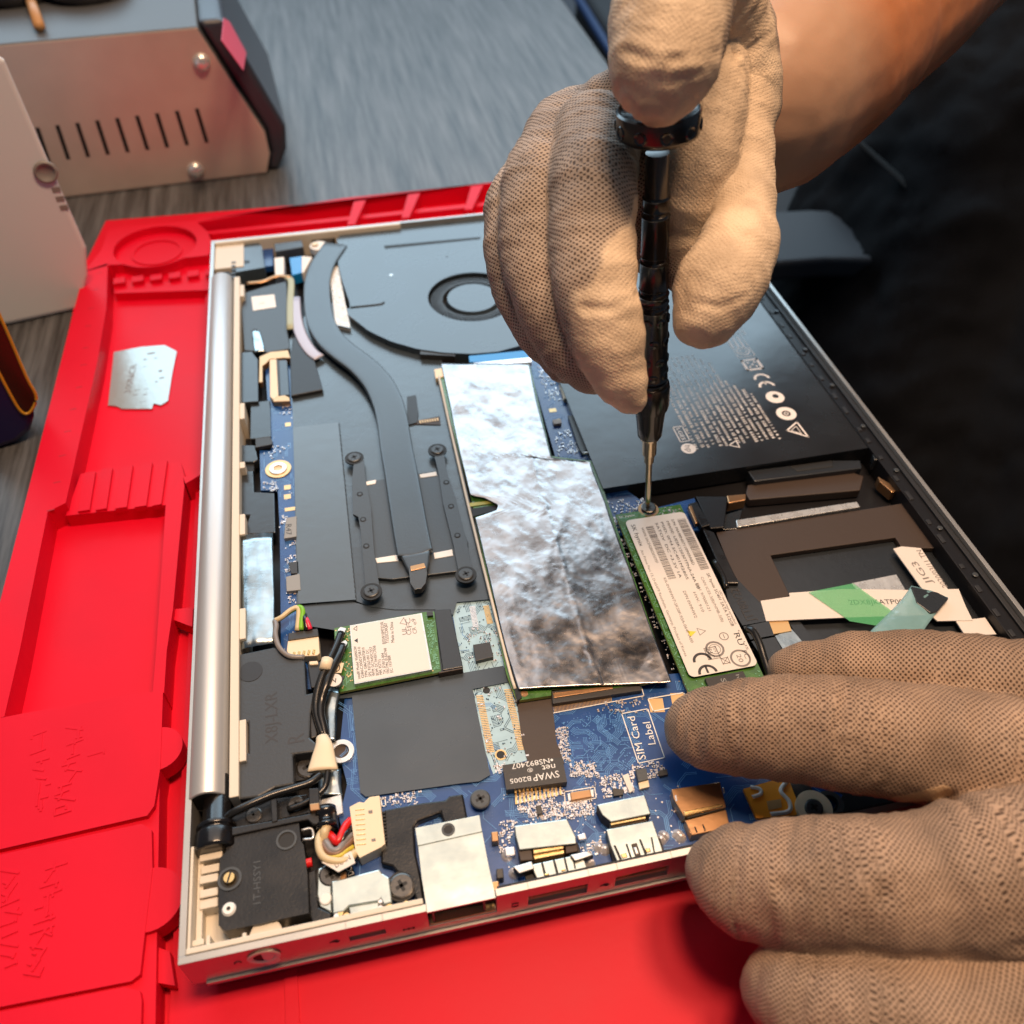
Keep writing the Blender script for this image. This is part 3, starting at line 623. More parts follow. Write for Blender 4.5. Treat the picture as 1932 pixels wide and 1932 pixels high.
b.prism(pg('G', [(690,1730),(1010,1660),(1110,1650),(1160,1790),(760,1880)], -2.6), -8, -2.6, 'nickel', 'steel')
slots(b, 'G', [[(772,1712),(792,1708),(830,1845),(806,1850)],[(868,1690),(888,1686),(925,1822),(902,1828)],[(955,1672),(972,1668),(1005,1800),(985,1806)],[(1020,1655),(1036,1652),(1060,1760),(1045,1765)]], -2.5)
slots(b, 'G', [[(800,1800),(836,1792),(842,1812),(806,1820)],[(935,1765),(970,1757),(976,1778),(941,1786)]], -2.4, 'gold')
b.prism(pg('G', [(548,1745),(700,1700),(722,1760),(600,1800)], -1.4), -4, -1.4, 'chrome', 'brown'); b.prism(pg('G', [(1010,1650),(1150,1620),(1200,1650),(1050,1700)], -1.6), -4, -1.6, 'chrome', 'brown')
b.prism(pg('G', [(480,1590),(560,1580),(570,1650),(490,1660)], -4), bz, -4, 'tin'); b.prism(pg('G', [(1065,1490),(1130,1470),(1145,1520),(1080,1530)], -4), bz, -4, 'tin')
b.build('hdmi_socket', board, bevel=.22)
b = MB(); b.prism(pg('G', [(1225,1245),(1610,1165),(1660,1320),(1340,1385),(1270,1330)], -1.4), bz, -1.4, 'nickel', 'brown'); b.prism(pg('G', [(1330,1392),(1620,1335),(1625,1358),(1338,1415)], -1.9), -6, -1.9, 'gold'); b.prism(pg('G', [(1335,1418),(1630,1362),(1634,1378),(1338,1434)], -2.6), -6, -2.6, 'brown')
b.prism(pg('G', [(1300,1445),(1675,1372),(1770,1650),(1400,1735),(1330,1560)], -2.0), -7, -2.0, 'nickel', 'steel')
slots(b, 'G', [[(1356,1572),(1378,1568),(1442,1712),(1418,1716)],[(1455,1560),(1472,1556),(1518,1694),(1498,1698)],[(1562,1522),(1580,1518),(1640,1664),(1618,1668)],[(1658,1505),(1674,1502),(1700,1646),(1684,1650)]], -1.9)
slots(b, 'G', [[(1415,1640),(1462,1630),(1475,1668),(1430,1680)],[(1612,1598),(1652,1590),(1664,1624),(1624,1634)]], -1.85, 'gold'); slots(b, 'G', [[(1500,1560),(1548,1550),(1588,1670),(1540,1682)]], -1.8, 'brown'); slots(b, 'G', [[(1520,1590),(1548,1584),(1566,1640),(1540,1648)]], -1.7, 'chrome')
b.prism(pg('G', [(1330,1590),(1390,1580),(1440,1740),(1390,1750)], -4.5), -9, -4.5, 'dark')
b.build('usb_socket', board, bevel=.22)
b = MB(); b.prism(pg('M', [(190,770),(430,735),(460,860),(250,905),(200,820)], -1.8), bz, -1.8, 'copper'); b.prism(pg('M', [(250,880),(440,840),(445,855),(255,905)], -1.4), -4, -1.4, 'gold'); b.prism(pg('M', [(255,925),(460,870),(480,960),(290,1000)], -2.4), -8, -2.4, 'copper'); slots(b, 'M', [[(262,905),(452,858),(455,868),(264,918)]], -2.2); slots(b, 'M', [[(300,955),(308,953),(322,985),(312,988)],[(340,944),(348,942),(362,976),(352,979)]], -2.3); slots(b, 'M', [[(204,800),(216,796),(222,830),(210,834)],[(440,762),(450,760),(456,790),(446,792)]], -1.75, 'tin'); b.build('usb_socket', board, bevel=.3)
b = MB()
for q in ((1245,1585),(1765,1490),(1880,1480),(1165,1712),(500,1650),(1290,1600),(1740,1520),(1900,1500),(560,1790)): 
    c = p1('G', *q, bz+.6); b.disc(c, 1.5, bz, bz+.5, 'tin', 16, 1.2); b.disc(c, 1.2, bz+.5, bz+1.3, 'tin', 16, .3)
b.build('solder_joint', board)
# orange flexible circuit with screw tab
b = MB(); b.prism(pg('M', [(545,770),(700,725),(770,725),(830,880),(800,900),(610,915)], -4.6), bz, -4.6, 'kapton'); b.prism(pg('M', [(770,725),(860,720),(930,870),(840,890)], -4.7), bz, -4.7, 'bay')
b.tube([(*p1('M', x_, y_, -4.5), -4.5) for x_, y_ in ((760,730),(730,780),(770,830),(770,880),(680,895))], .55, 'white', 6); b.tube([(*p1('M', x_, y_, -4.5), -4.5) for x_, y_ in ((580,760),(625,770),(630,795),(590,810))], .5, 'white', 6)
b.prism(pg('M', [(660,830),(730,820),(735,860),(670,875)], -4.4), -4.7, -4.4, 'padgold')
b.ring(p1('M', 895, 860, -3.6), 2.2, 4.4, bz, -3.6, 'cream2'); b.ring(p1('M', 975, 840, -3.8), 2.1, 3.3, bz, -3.8, 'steel'); b.build('flex_circuit', board)
# screw post rings
b = MB(); c = p1('E', 1095, 1640, -4.6); b.ring(c, 2.0, 3.3, bz, -4.6, 'chrome'); b.disc(c, 2.0, bz, bz+.05, 'brown'); b.build('screw_post', board, bevel=.25)
b = MB(); c = p1('T', 850, 430, -4.8); b.ring(c, 2.9, 4.4, bz, -5.2, 'padgold', 36); b.ring(c, 1.5, 2.9, bz, -4.8, 'chrome', 36); b.disc(c, 1.5, bz, -5.4, 'cream2', 24); b.build('screw_post', board, bevel=.2)

# insulating films -----------------------------------------------
def sheet(name, f, pts, z, m='film', parent=lap, t=.12, warp=.25, n=1):
    b = MB(); b.prism(pg(f, pts, z), z-t, z, m); return b.build(name, parent)
fz = -4.9
sheet('black_film', 'P', [(550,700),(545,640),(600,560),(830,650),(845,760),(880,920),(925,1100),(930,1130),(862,1136),(855,1160),(820,1150),(745,1150),(700,1145),(672,1134),(560,1140),(555,860)], fz)
sheet('grey_film', 'P', [(553,806),(638,797),(672,1131),(563,1139)], fz+.5, 'film3')
b = MB()
for i in range(36):
    t = i/35; c = p1('P', 640+31*t, 800+325*t, fz+.5); b.obox(c, (.05, 1), 1.2, .3, fz+.5, fz+.56, 'dark')
b.build('perforation', lap)
sheet('black_film', 'P', [(570,1142),(660,1134),(700,1145),(745,1150),(820,1150),(870,1270),(950,1256),(962,1286),(892,1300),(860,1296),(640,1318),(625,1290),(640,1190),(575,1180)], fz-.2)
sheet('black_film', 'P', [(664,1312),(890,1291),(925,1462),(905,1474),(868,1478),(690,1503),(680,1495)], fz)
b = MB()
for q in ((465,900,'R'),(1000,1050,'C')): pass
b.prism(pg('E', [(745,460),(1220,425),(1000,520),(860,560),(780,520)], bz+.06), bz, bz+.06, 'dark')
for q in ((890,470),(1010,452),(1050,450)): b.obox(p1('E', *q, bz), (.3, .9), 2, .35, bz, bz+.12, 'tin')
b.build('board_gap', board)
# dark brown matte zone next to the memory
sheet('black_film', 'P', [(975,1320),(1040,1308),(1050,1400),(1065,1440),(1000,1452),(985,1400)], fz-.3, 'brown')

# fan -------------------------------------------------------------
nz_ = -2.0
fc = np.array(p1('B', 1605, 512, nz_)); R1 = 18.6; R0 = 11.2
out = pg('B', [(830,165),(1100,110),(1640,50)], nz_)+[(150, 300), (152, 215)]+pg('B', [(1880,790),(1750,825),(1600,838),(1450,832),(1300,812),(1150,770),(1020,710),(900,615),(915,560),(870,430),(845,330),(850,240)], nz_)
b = MB()
# annular split: sectors from hole circle to outline
nseg = 96
def rayhit(c, ang, poly):
    d = np.array((math.cos(ang), math.sin(ang))); best = None
    for i in range(len(poly)):
        a = np.array(poly[i-1]); e = np.array(poly[i])-a; den = d[0]*e[1]-d[1]*e[0]
        if abs(den) < 1e-9: continue
        r = a-c; t = (r[0]*e[1]-r[1]*e[0])/den; s = (r[0]*d[1]-r[1]*d[0])/den
        if t > 0 and 0 <= s <= 1: best = t if best is None else max(best, t)
    return best
vs = []; 
for i in range(nseg):
    a = 2*math.pi*i/nseg; t = rayhit(fc, a, out) or R1+2; d = np.array((math.cos(a), math.sin(a)))
    for r, z in ((R1, nz_-1.2), (R1, nz_), (t, nz_), (t, nz_-4.5)): vs.append((*(fc+d*r), z))
fs = []
for i in range(nseg):
    j = (i+1) % nseg
    for k in range(3): fs.append([4*i+k, 4*i+k+1, 4*j+k+1, 4*j+k])
b.add(vs, fs, 'fan')
b.prism(pg('B', [(1105,228),(1650,178),(1650,190),(1110,245)], nz_+.05), nz_-.2, nz_+.05, 'dark'); b.tube([(*p1('B', x_, y_, nz_), nz_) for x_, y_ in ((915,578),(1080,560),(1105,548))], .45, 'dark', 8)
b.disc(p1('B', 1145, 395, nz_), .7, nz_, nz_+.15, 'chrome', 16); b.disc(p1('B', 1460, 290, nz_), .4, nz_, nz_+.1, 'dark', 12)
fan = b.build('fan', lap)
b = MB(); b.disc(fc, R0, nz_-3, nz_-.7, 'fan', 48, R0-.6); b.disc(fc, R1+1.5, nz_-5, nz_-4.4, 'dark', 48)
for i in range(57):
    a = 2*math.pi*i/57; p_ = fc+np.array((math.cos(a), math.sin(a)))*(R0+3.6); dd = (math.cos(a+.9), math.sin(a+.9)); b.obox(p_, dd, 8.4, .42, nz_-4, nz_-1.3, 'steel')
b.build('impeller', fan)
b = MB(); o2 = [tuple(np.array(q)+np.array((0, -1.6))) for q in pg('B', [(1880,790),(1750,825),(1600,838),(1450,832),(1300,812),(1150,770),(1020,710),(900,615)], nz_)]
b.prism(pg('B', [(880,610),(1000,720),(1150,790),(1300,835),(1500,865),(1700,860),(1900,820),(1880,770),(1500,800),(1200,760)], -5), -10, -4.9, 'dark'); b.prism(pg('B', [(1310,800),(1510,808),(1505,850),(1310,840)], -2.4), -6, -2.4, 'chip'); b.build('fan_gasket', fan)
# fins
b = MB(); q = pg('B', [(795,350),(845,345),(915,690),(830,672)], -3.2); b.prism(q, -8, -3.4, 'white')
for i in range(34):
    t = i/33; a_ = np.array(q[0])*(1-t)+np.array(q[3])*t; c_ = np.array(q[1])*(1-t)+np.array(q[2])*t; b.obox((a_+c_)/2, (c_-a_)/np.linalg.norm(c_-a_), np.linalg.norm(c_-a_), .3, -3.5, -3.1, 'chrome')
b.build('heat_sink_fins', fan)
# heat pipe ---------------------------------------------------------
pz = -1.0
path = [at(*fr('B', x_, y_), pz) for x_, y_ in ((830,215),(760,320),(728,420),(728,540),(748,650),(800,745),(880,820),(980,895),(1065,985),(1120,1090),(1150,1200),(1172,1350),(1200,1500),(1225,1650),(1250,1800),(1275,1932))]
path += [at(784, 1045, pz)]
b = MB(); b.tube([(p_[0], p_[1], pz-1.0) for p_ in path], lambda t: 5.5 if t < .97 else 5.5-2.2*(t-.97)/.03, 'pipe', 32, ry=1.0, sq=.38)
a_ = at(784, 1045, pz); e_ = at(789, 1072, pz); b.tube([(a_[0], a_[1]+1, pz-1), (e_[0], e_[1], pz-1), (e_[0]+.1, e_[1]-2.5, pz-1)], lambda t: 4.6-3.0*t, 'pipe', 24, ry=.98, sq=.45)
b.prism(pg('P', [(771,1073),(803,1066),(806,1082),(803,1100),(795,1110),(782,1112),(774,1100)], -.8), -3, -.8, 'screw')
b.prism(pg('P', [(774,1068),(800,1062),(803,1070),(775,1077)], -.6), -1.2, -.6, 'copper')
pipe = b.build('heat_pipe', lap, bevel=.15)
# cold plate
b = MB(); b.prism(pg('B', [(1000,1565),(1100,1545),(1380,1500),(1430,1530),(1580,1900),(1560,2060),(1150,2110),(1040,2100)], -3.6), -4.8, -3.6, 'steel')
for q in ([(1000,1560),(1060,1548),(1058,1570),(1003,1580)], [(1305,1518),(1400,1502),(1404,1525),(1310,1538)]): b.prism(pg('B', q, -3.4), -4, -3.4, 'white')
for q in ([(708,1053),(752,1046),(752,1058),(711,1062)], [(818,1043),(853,1036),(855,1048),(820,1054)]): b.prism(pg('P', q, -3.4), -4, -3.4, 'white')
plate_ = b.build('cold_plate', pipe, bevel=.15)
for (pa, dots) in (([(668,868),(686,866),(690,905),(700,960),(706,1040),(716,1108),(700,1120),(690,1110),(680,1000),(676,975),(666,970),(664,905)], [(679,932),(685,980),(691,1030)]),
                   ([(818,853),(836,846),(843,890),(860,940),(880,1020),(893,1078),(880,1090),(866,1085),(856,1030),(836,950),(828,895)], [(842,910),(851,955),(863,1010)])):
    b = MB(); b.prism(pg('P', pa, -2.2), -3.2, -2.2, 'steel')
    for q in dots: b.ring(p1('P', *q, -2.2), .6, 1.0, -2.2, -2.05, 'dark', 16); b.disc(p1('P', *q, -2.2), .6, -2.2, -2.1, 'steel', 16)
    b.build('spring_bracket', pipe, bevel=.15)
for q in ((668,862),(825,847),(700,1114),(879,1082)): mkscrew('P', *q, 2.2, -1.7, pipe, m='steel', ring=1.45)
b = MB(); b.prism(pg('B', [(1235,1080),(1285,1070),(1300,1170),(1290,1225),(1235,1240)], -4.3), -5, -4.3, 'film2'); b.prism(pg('B', [(1290,1215),(1420,1190),(1425,1238),(1270,1235)], -4.6), -5.2, -4.6, 'brown')
for i in range(8): b.obox(p1('B', 1310+14*i, 1222-2*i, -4.5), (0, 1), 1.6, .5, -4.7, -4.45, 'copper')
b.build('thermal_tab', lap)

# left strip: display connector, tapes, cables --------------------------------
b = MB(); b.prism(pg('R', [(640,850),(920,760),(1240,680),(1265,1000),(1260,1420),(1290,1640),(960,1690),(640,1660),(600,1100)], -3.4), -8, -3.4, 'speaker')
spk2 = b.build('camera_module', lap, bevel=.4)
b = MB(); b.prism(pg('R', [(745,905),(1070,870),(1095,1050),(770,1100)], -3.3), -3.45, -3.25, 'white'); b.text('F0', p1('R', 860, 1010, -3.2), p1('R', 930, 995, -3.2), -3.2, 'inkl', h=1); b.build('sticker', spk2)
def strip_tape(name, f, pts, z, m, n=14, parent=lap):
    """narrow ruled tape with crinkles: pts = list of (left, right) pairs"""
    b = MB(); rows = []
    sub = 5
    for i in range(len(pts)-1):
        for k in range(sub):
            t = k/sub; L0 = np.array(pts[i][0])*(1-t)+np.array(pts[i+1][0])*t; R0_ = np.array(pts[i][1])*(1-t)+np.array(pts[i+1][1])*t; rows.append((L0, R0_))
    rows.append((np.array(pts[-1][0]), np.array(pts[-1][1])))
    vs = []
    for L0, R0_ in rows:
        for j in range(n+1):
            q = L0*(1-j/n)+R0_*j/n; w0 = at(*fr(f, *q), z); h = .35*noise.noise(Vector((w0[0]*.5, w0[1]*.18, z)))+.15*noise.noise(Vector((w0[0]*1.5, w0[1]*.6, 3)))+.5*math.sin(j/n*math.pi)
            vs.append((w0[0], w0[1], z+h))
    fs = [[i*(n+1)+j+1, i*(n+1)+j, (i+1)*(n+1)+j, (i+1)*(n+1)+j+1] for i in range(len(rows)-1) for j in range(n)]
    b.add(vs, fs, m, True)
    o = b.build(name, parent); s = o.modifiers.new('thickness', 'SOLIDIFY'); s.thickness = .00012; return o
strip_tape('silver_tape', 'C', [((1362,1285),(1540,1270)),((1362,1500),(1545,1480)),((1365,1700),(1550,1690)),((1362,1925),(1550,1895))], -2.0, 'foil2')
strip_tape('silver_tape', 'R', [((750,1380),(860,1370)),((770,1560),(910,1540)),((790,1690),(935,1670))], -2.6, 'foil2', 8)
b = MB()
b.prism(pg('S', [(150,60),(360,40),(470,180),(480,985),(150,1010)], -3.4), -8, -3.4, 'bay'); b.prism(pg('S', [(330,1000),(700,960),(720,1650),(420,1690),(320,1690)], -4.6), -8, -4.6, 'bay')
b.prism(pg('T', [(150,0),(420,0),(470,280),(400,320),(160,320)], -4.6), -8, -4.6, 'bay'); b.prism(pg('T', [(150,500),(380,480),(400,880),(780,900),(800,1650),(200,1680),(320,1320),(150,1310)], -4.4), -8, -4.4, 'bay')
b.prism(pg('T', [(180,300),(400,300),(400,490),(180,500)], -5.5), -8, -5.5, 'dark'); b.build('side_cover', lap, bevel=.3)
# socket (cream + copper bracket)
b = MB(); b.prism(pg('S', [(690,170),(820,160),(860,880),(760,950),(700,890)], -3.2), bz, -3.2, 'cream2'); b.prism(pg('S', [(820,200),(1020,180),(1060,860),(860,890)], -3.6), bz, -3.6, 'bay'); b.prism(pg('S', [(820,190),(870,190),(900,860),(850,870)], -3.3), bz, -3.3, 'chip')
b.prism(pg('S', [(500,140),(700,50),(1040,15),(1085,170),(940,165),(700,190),(640,260),(560,320),(560,620),(490,630)], -3.0), bz, -3.0, 'copper'); b.prism(pg('S', [(740,900),(980,860),(1060,900),(1080,980),(760,990)], -3.3), bz, -3.3, 'copper')
b.build('display_socket', lap, bevel=.25)
b = MB(); b.prism(pg('B', [(590,740),(640,760),(700,830),(750,1000),(760,1040),(580,1075),(575,880)], -3.2), -4.8, -3.2, 'film2'); b.build('black_tape', lap, bevel=.4)
b = MB(); b.tube([(*p1('B', x_, y_, -3), -3) for x_, y_ in ((600,520),(610,640),(640,740),(690,820),(740,860))], 2.4, 'lav', 8, ry=.4); b.build('ribbon_cable', lap)
b = MB(); b.tube([(*p1('B', x_, y_, -2.8), -2.8) for x_, y_ in ((555,405),(580,430),(575,560),(575,700))], 1.5, 'olive', 8, ry=.5); b.build('ribbon_cable', lap)
b = MB(); b.tube([(*p1('B', x_, y_, -2.6), -2.6) for x_, y_ in ((330,440),(420,430),(500,400),(580,405))], 1.2, 'copper', 8, ry=.5); b.build('ribbon_cable', lap)
# top-left cluster
b = MB(); b.prism(pg('B', [(240,225),(390,200),(415,230),(430,350),(250,380)], -1.6), -9, -1.6, 'fan'); b.ring(p1('B', 330, 320, -1.6), .7, 1.2, -1.6, -1.4, 'dark', 16)
for i in range(5): b.box(p1('B', 250, 0, -1.6)[0]+0*i, p1('B', 270, 300, -1.6)[0], 278+i*3, 279.4+i*3, -1.6, -1.0, 'steel')
b.build('card_slot', lap, bevel=.4)
b = MB(); b.prism(pg('B', [(485,215),(640,195),(650,235),(490,262)], -1.4), -8, -1.4, 'steel'); b.prism(pg('B', [(405,250),(480,240),(480,340),(410,350)], -5), -8, -5, 'pcb'); b.build('usb_socket', lap, bevel=.3)
b = MB(); b.prism(pg('B', [(485,295),(540,290),(540,390),(490,395)], -2.2), -7, -2.2, 'white'); b.prism(pg('B', [(570,295),(640,285),(640,380),(585,395)], -2.2), -7, -2.2, 'blue'); b.prism(pg('B', [(640,285),(700,290),(650,380),(640,380)], -2.4), -7, -2.4, 'white'); b.build('flat_cable', lap, bevel=.3)
b = MB(); b.prism(pg('B', [(665,160),(820,130),(830,180),(760,250),(690,190)], -3), -8, -3, 'chip'); b.disc(p1('B', 735, 225, -1.8), 4, -5, -1.8, 'white', 24); b.disc(p1('B', 715, 225, -1.8), 1.6, -1.8, -1.2, 'copper', 16); b.build('hinge_screw', lap, bevel=.4)
b = MB(); b.prism(pg('R', [(245,560),(430,540),(490,600),(480,680),(250,640)], -1), -7, -1, 'dark'); b.build('hinge_cap', lap, bevel=.4)
# blue ribbon by the foil
b = MB(); b.prism(pg('H', [(410,95),(830,55),(835,125),(415,140)], -2.4), -4, -2.4, 'blue'); b.prism(pg('H', [(440,145),(850,105),(855,140),(450,165)], -2.2), -4, -2.2, 'tin'); b.build('fan_ribbon', lap, bevel=.1)
b = MB(); b.prism(pg('H', [(165,190),(225,180),(235,240),(175,255)], -3), bz, -3, 'cream2'); b.build('connector', board, bevel=.2)

# memory module + foil
b = MB(); b.prism(pg('P', [(826,705),(1000,690),(1040,860),(1120,870),(1262,1280),(1150,1300),(1040,1300),(1040,1312),(975,1322),(955,1270),(905,1020),(888,935)], -3.6), -4.8, -3.6, 'green', 'edge')
b.prism(pg('H', [(410,1135),(580,1115),(582,1135),(412,1160)], -3.3), -3.7, -3.3, 'edge'); b.prism(pg('H', [(430,1175),(600,1150),(625,1180),(440,1230)], -3.3), -3.7, -3.25, 'dark'); b.disc(p1('G', 640, 350, -3.6), 1.0, -3.6, -3.5, 'copper', 16)
mem = b.build('memory_module', lap)
b = MB(); b.prism(pg('G', [(500,0),(545,0),(620,380),(580,410)], -3.0), bz, -3.0, 'plate'); b.tube([(*p1('P', x_, y_, -3.2), -3.2) for x_, y_ in ((828,710),(848,800),(890,980),(955,1240),(972,1300))], .5, 'cream', 6); b.build('memory_clip', mem)
ROWS = [((832,683),(998,684)),((848,755),(1012,755)),((862,825),(1030,822)),((868,853),(1040,862)),((869,858),(1113,867)),((876,885),(1120,890)),((887,932),(1137,932)),((912,936),(1139,937)),((940,950),(1143,948)),((936,960),(1146,958)),((908,970),(1149,966)),((896,974),(1151,972)),((905,1010),(1165,1010)),((925,1095),(1196,1090)),((945,1185),(1225,1172)),((958,1235),(1248,1232)),((978,1298),(1268,1283))]
CRE = [(683,972),(760,985),(830,996),(900,1012),(1000,1042),(1100,1073),(1200,1103),(1300,1135)]
b = MB(); vs = []; NC = 90; lens = [0]
for i in range(1, len(ROWS)): lens.append(lens[-1]+max(abs(ROWS[i][0][1]-ROWS[i-1][0][1]), abs(ROWS[i][1][1]-ROWS[i-1][1][1]), 2))
NR = 210; rr = []
for k in range(NR+1):
    s_ = lens[-1]*k/NR; i = max(j for j in range(len(ROWS)-1) if lens[j] <= s_+1e-6); t = (s_-lens[i])/(lens[i+1]-lens[i])
    rr.append((np.array(ROWS[i][0])*(1-t)+np.array(ROWS[i+1][0])*t, np.array(ROWS[i][1])*(1-t)+np.array(ROWS[i+1][1])*t))
def ridged(p, k): return 1-abs(noise.noise(p*k))*2
for L0, R0_ in rr:
    for j in range(NC+1):
        q = L0*(1-j/NC)+R0_*j/NC; w0 = at(*q, -1.7)
        xc = np.interp(q[1], [c[0] for c in CRE], [c[1] for c in CRE]); dx = (q[0]-xc)/6.5
        P0 = Vector((w0[0], w0[1], 0))
        wob = 1.2*noise.noise(P0*.35)
        h = .22*math.exp(-((dx+wob*.5)/.8)**2)*(1+.6*noise.noise(P0*1.1)) - .6*max(0, min(1, dx/6)) + .5*noise.noise(P0*.045+Vector((3,0,0))) + max(0, min(1, (880-q[1])/120))*.35*noise.noise(P0*.10+Vector((8,0,0))) + .26*ridged(Vector((P0.x+7, P0.y*.5, 0)), .11) + .13*ridged(Vector((P0.x*.8+P0.y*.3, P0.y*.5, 4)), .27) + .05*ridged(P0+Vector((1,1,9)), .6) + .06*noise.noise(Vector((P0.x*.5, P0.y*.2, 2))) + (.05+.04*noise.noise(P0*.08))*noise.noise(P0*1.2)+.03*noise.noise(P0*2.6)
        if q[1] > 1225 and 0 < dx < 9: h += .35*math.sin((q[0]-.35*q[1])*.9)*min(1, (q[1]-1225)/40)
        e = min(1, min(j, NC-j)/5)
        vs.append((w0[0], w0[1], -2.4+h*.72*(.35+.65*e)))
fs = [[i*(NC+1)+j+1, i*(NC+1)+j, (i+1)*(NC+1)+j, (i+1)*(NC+1)+j+1] for i in range(NR) for j in range(NC)]
b.add(vs, fs, 'foil', True); o = b.build('foil_shield', lap); s_ = o.modifiers.new('thickness', 'SOLIDIFY'); s_.thickness = .0001

# wifi card
wz = -3.4
b = MB(); b.prism(pg('E', [(1085,1165),(1865,1010),(1900,1000),(1850,515),(1760,520),(1040,650),(1045,800)], wz), wz-.9, wz, 'green', 'edge')
pgr = pg('E', [(1775,540),(1840,530),(1890,980),(1830,990)], wz); traces(b, pgr, 40, wz+.03, 'greenl', .12, .25, (.5, 2), 2); vias(b, pgr, 80, wz+.04, 'greenl')
pgr = pg('E', [(1050,660),(1165,640),(1190,1090),(1090,1150)], wz); traces(b, pgr, 25, wz+.03, 'greenl', .12, .25, (.5, 2), 2); vias(b, pgr, 60, wz+.05, 'padgold', .2)
for i in range(16):
    t = i/15; b.obox(p1('E', 1225+600*t, 1112-118*t, wz), (.98, -.2), 1.0, .4, wz, wz+.1, 'gold')
wifi = b.build('wireless_card', lap)
lz = wz+1.4
b = MB(); b.prism(pg('E', [(1203,1100),(1828,982),(1745,528),(1165,628)], lz), wz, lz, 'chrome'); b.prism(pg('E', [(1208,1092),(1812,978),(1735,534),(1172,634)], lz+.04), lz, lz+.05, 'label')
def wt(s, a, c, h=1.15, m='ink'): b.text(s, p1('E', *a, lz), p1('E', *c, lz), lz+.09, m, h=h)
wt('intel® Model: 9560NGW', (1252,1058), (1218,795)); wt('Axxxxx: G86C0007S810'[7:], (1282,1050), (1250,800)); wt('TPN: G86C0007S810', (1312,1045), (1283,805)); wt('SPS: 937263-001 DC', (1342,1038), (1316,820))
wt('WFM: DC7A45FC7E57', (1370,1034), (1345,800)); wt('BDM: DC7A45FC7E5B', (1400,1028), (1372,790)); wt('MM: 957715', (1428,1022), (1415,900)); wt('TA: J71812-004', (1458,1018), (1440,850)); wt('FRU PN: 01AX768', (1486,1012), (1460,810)); wt('EC: 1937808', (1515,1006), (1492,870))
wt('B55W10M7321R', (1455,776), (1435,598), 1.3); wt('T1555CD0Q07', (1483,770), (1465,608), 1.3); wt('Made in China', (1525,764), (1512,600), 1.3)
wt('CE', (1665,700), (1655,650), 2.0, 'inkl'); wt('FC', (1665,640), (1650,570), 2.0, 'inkl'); wt('UL', (1625,700), (1618,640), 1.8, 'inkl'); wt('CR', (1710,690), (1695,640), 1.7, 'inkl'); wt('e9', (1705,620), (1692,570), 1.7, 'inkl')
def tri(mb, f, pts, z, m, filled=False, wd=.15):
    p = pg(f, pts, z)
    if filled: mb.prism(p, z-.01, z, m)
    else: outline(mb, p, z, m, wd)
tri(b, 'E', [(1195,655),(1222,632),(1222,668)], lz+.09, 'ink'); tri(b, 'E', [(1200,750),(1228,730),(1230,768)], lz+.09, 'ink', True); tri(b, 'E', [(1570,610),(1600,565),(1625,620)], lz+.09, 'inkl')
b.build('shield_can', wifi, bevel=.2)
# wifi socket + clear tape
b = MB(); b.prism(pg('U', [(425,300),(660,285),(835,1100),(550,1150)], -3.2), bz, -3.2, 'bay'); b.prism(pg('U', [(485,1170),(830,1110),(835,1130),(490,1195)], -2.9), bz, -2.9, 'brown'); b.build('card_socket', board, bevel=.2)
b = MB(); b.prism(pg('U', [(320,330),(405,318),(415,375),(330,385)], wz+1), wz, wz+1, 'chip'); b.build('chip', wifi)
# antenna leads
b = MB()
c1 = [(1095,690,-1.6),(1060,790,-1.0),(1010,900,-.6),(950,1020,-.6),(905,1160,-1.2),(890,1300,-2),(915,1420,-2.5),(950,1520,-3)]
c2 = [(1110,790,-1.6),(1075,880,-.8),(1020,990,-.4),(975,1110,-.4),(935,1240,-1.6),(930,1350,-2),(950,1440,-2.5),(965,1520,-3)]
for c_ in (c1, c2): b.tube([(*p1('E', x_, y_, z_), z_) for x_, y_, z_ in c_], 1.15, 'wblack', 8)
b.prism(pg('E', [(1070,660),(1090,640),(1135,650),(1115,700),(1090,730),(1060,735)], -1.2), -2.6, -1.2, 'chrome'); b.prism(pg('E', [(1085,770),(1130,745),(1145,765),(1110,830),(1070,840)], -.9), -2.2, -.9, 'chrome')
lead = b.build('antenna_lead', lap)
b = MB(); b.tube([(*p1('E', 985, 905, .3), .3), (*p1('E', 965, 985, .3), .3)], 1.7, 'cream2', 10); b.build('cable_sleeve', lead)
b = MB(); b.prism(pg('E', [(1070,925),(1118,930),(1095,1010),(1035,1010)], -1.2), -1.5, -1.2, 'cream2'); b.ring(p1('E', 1048, 970, -1.1), 1.1, 1.35, -1.2, -1.1, 'ink', 20); b.text('1', p1('E', 1052, 975, -1.1), p1('E', 1056, 962, -1.1), -1.08, 'ink', h=1.3); b.build('cable_flag', lead)
b = MB(); b.prism(pg('E', [(1010,1025),(1122,1035),(1085,1120),(990,1110)], -.7), -1.2, -.7, 'chip'); b.disc(p1('E', 1040, 1068, -.6), 2.0, -.7, -.6, 'label', 28); b.text('2', p1('E', 1052, 1090, -.5), p1('E', 1056, 1052, -.5), -.56, 'ink', h=2.6); b.build('cable_flag', lead)
b = MB(); b.tube([(*p1('E', 940, 1525, -2), -2), (*p1('E', 955, 1600, -1.6), -1.6), (*p1('E', 950, 1700, -1.6), -1.6), (*p1('E', 945, 1800, -1.6), -1.6)], lambda t: 1.5+2.4*t, 'cream2', 12, ry=1.1); b.build('shrink_tube', lead)
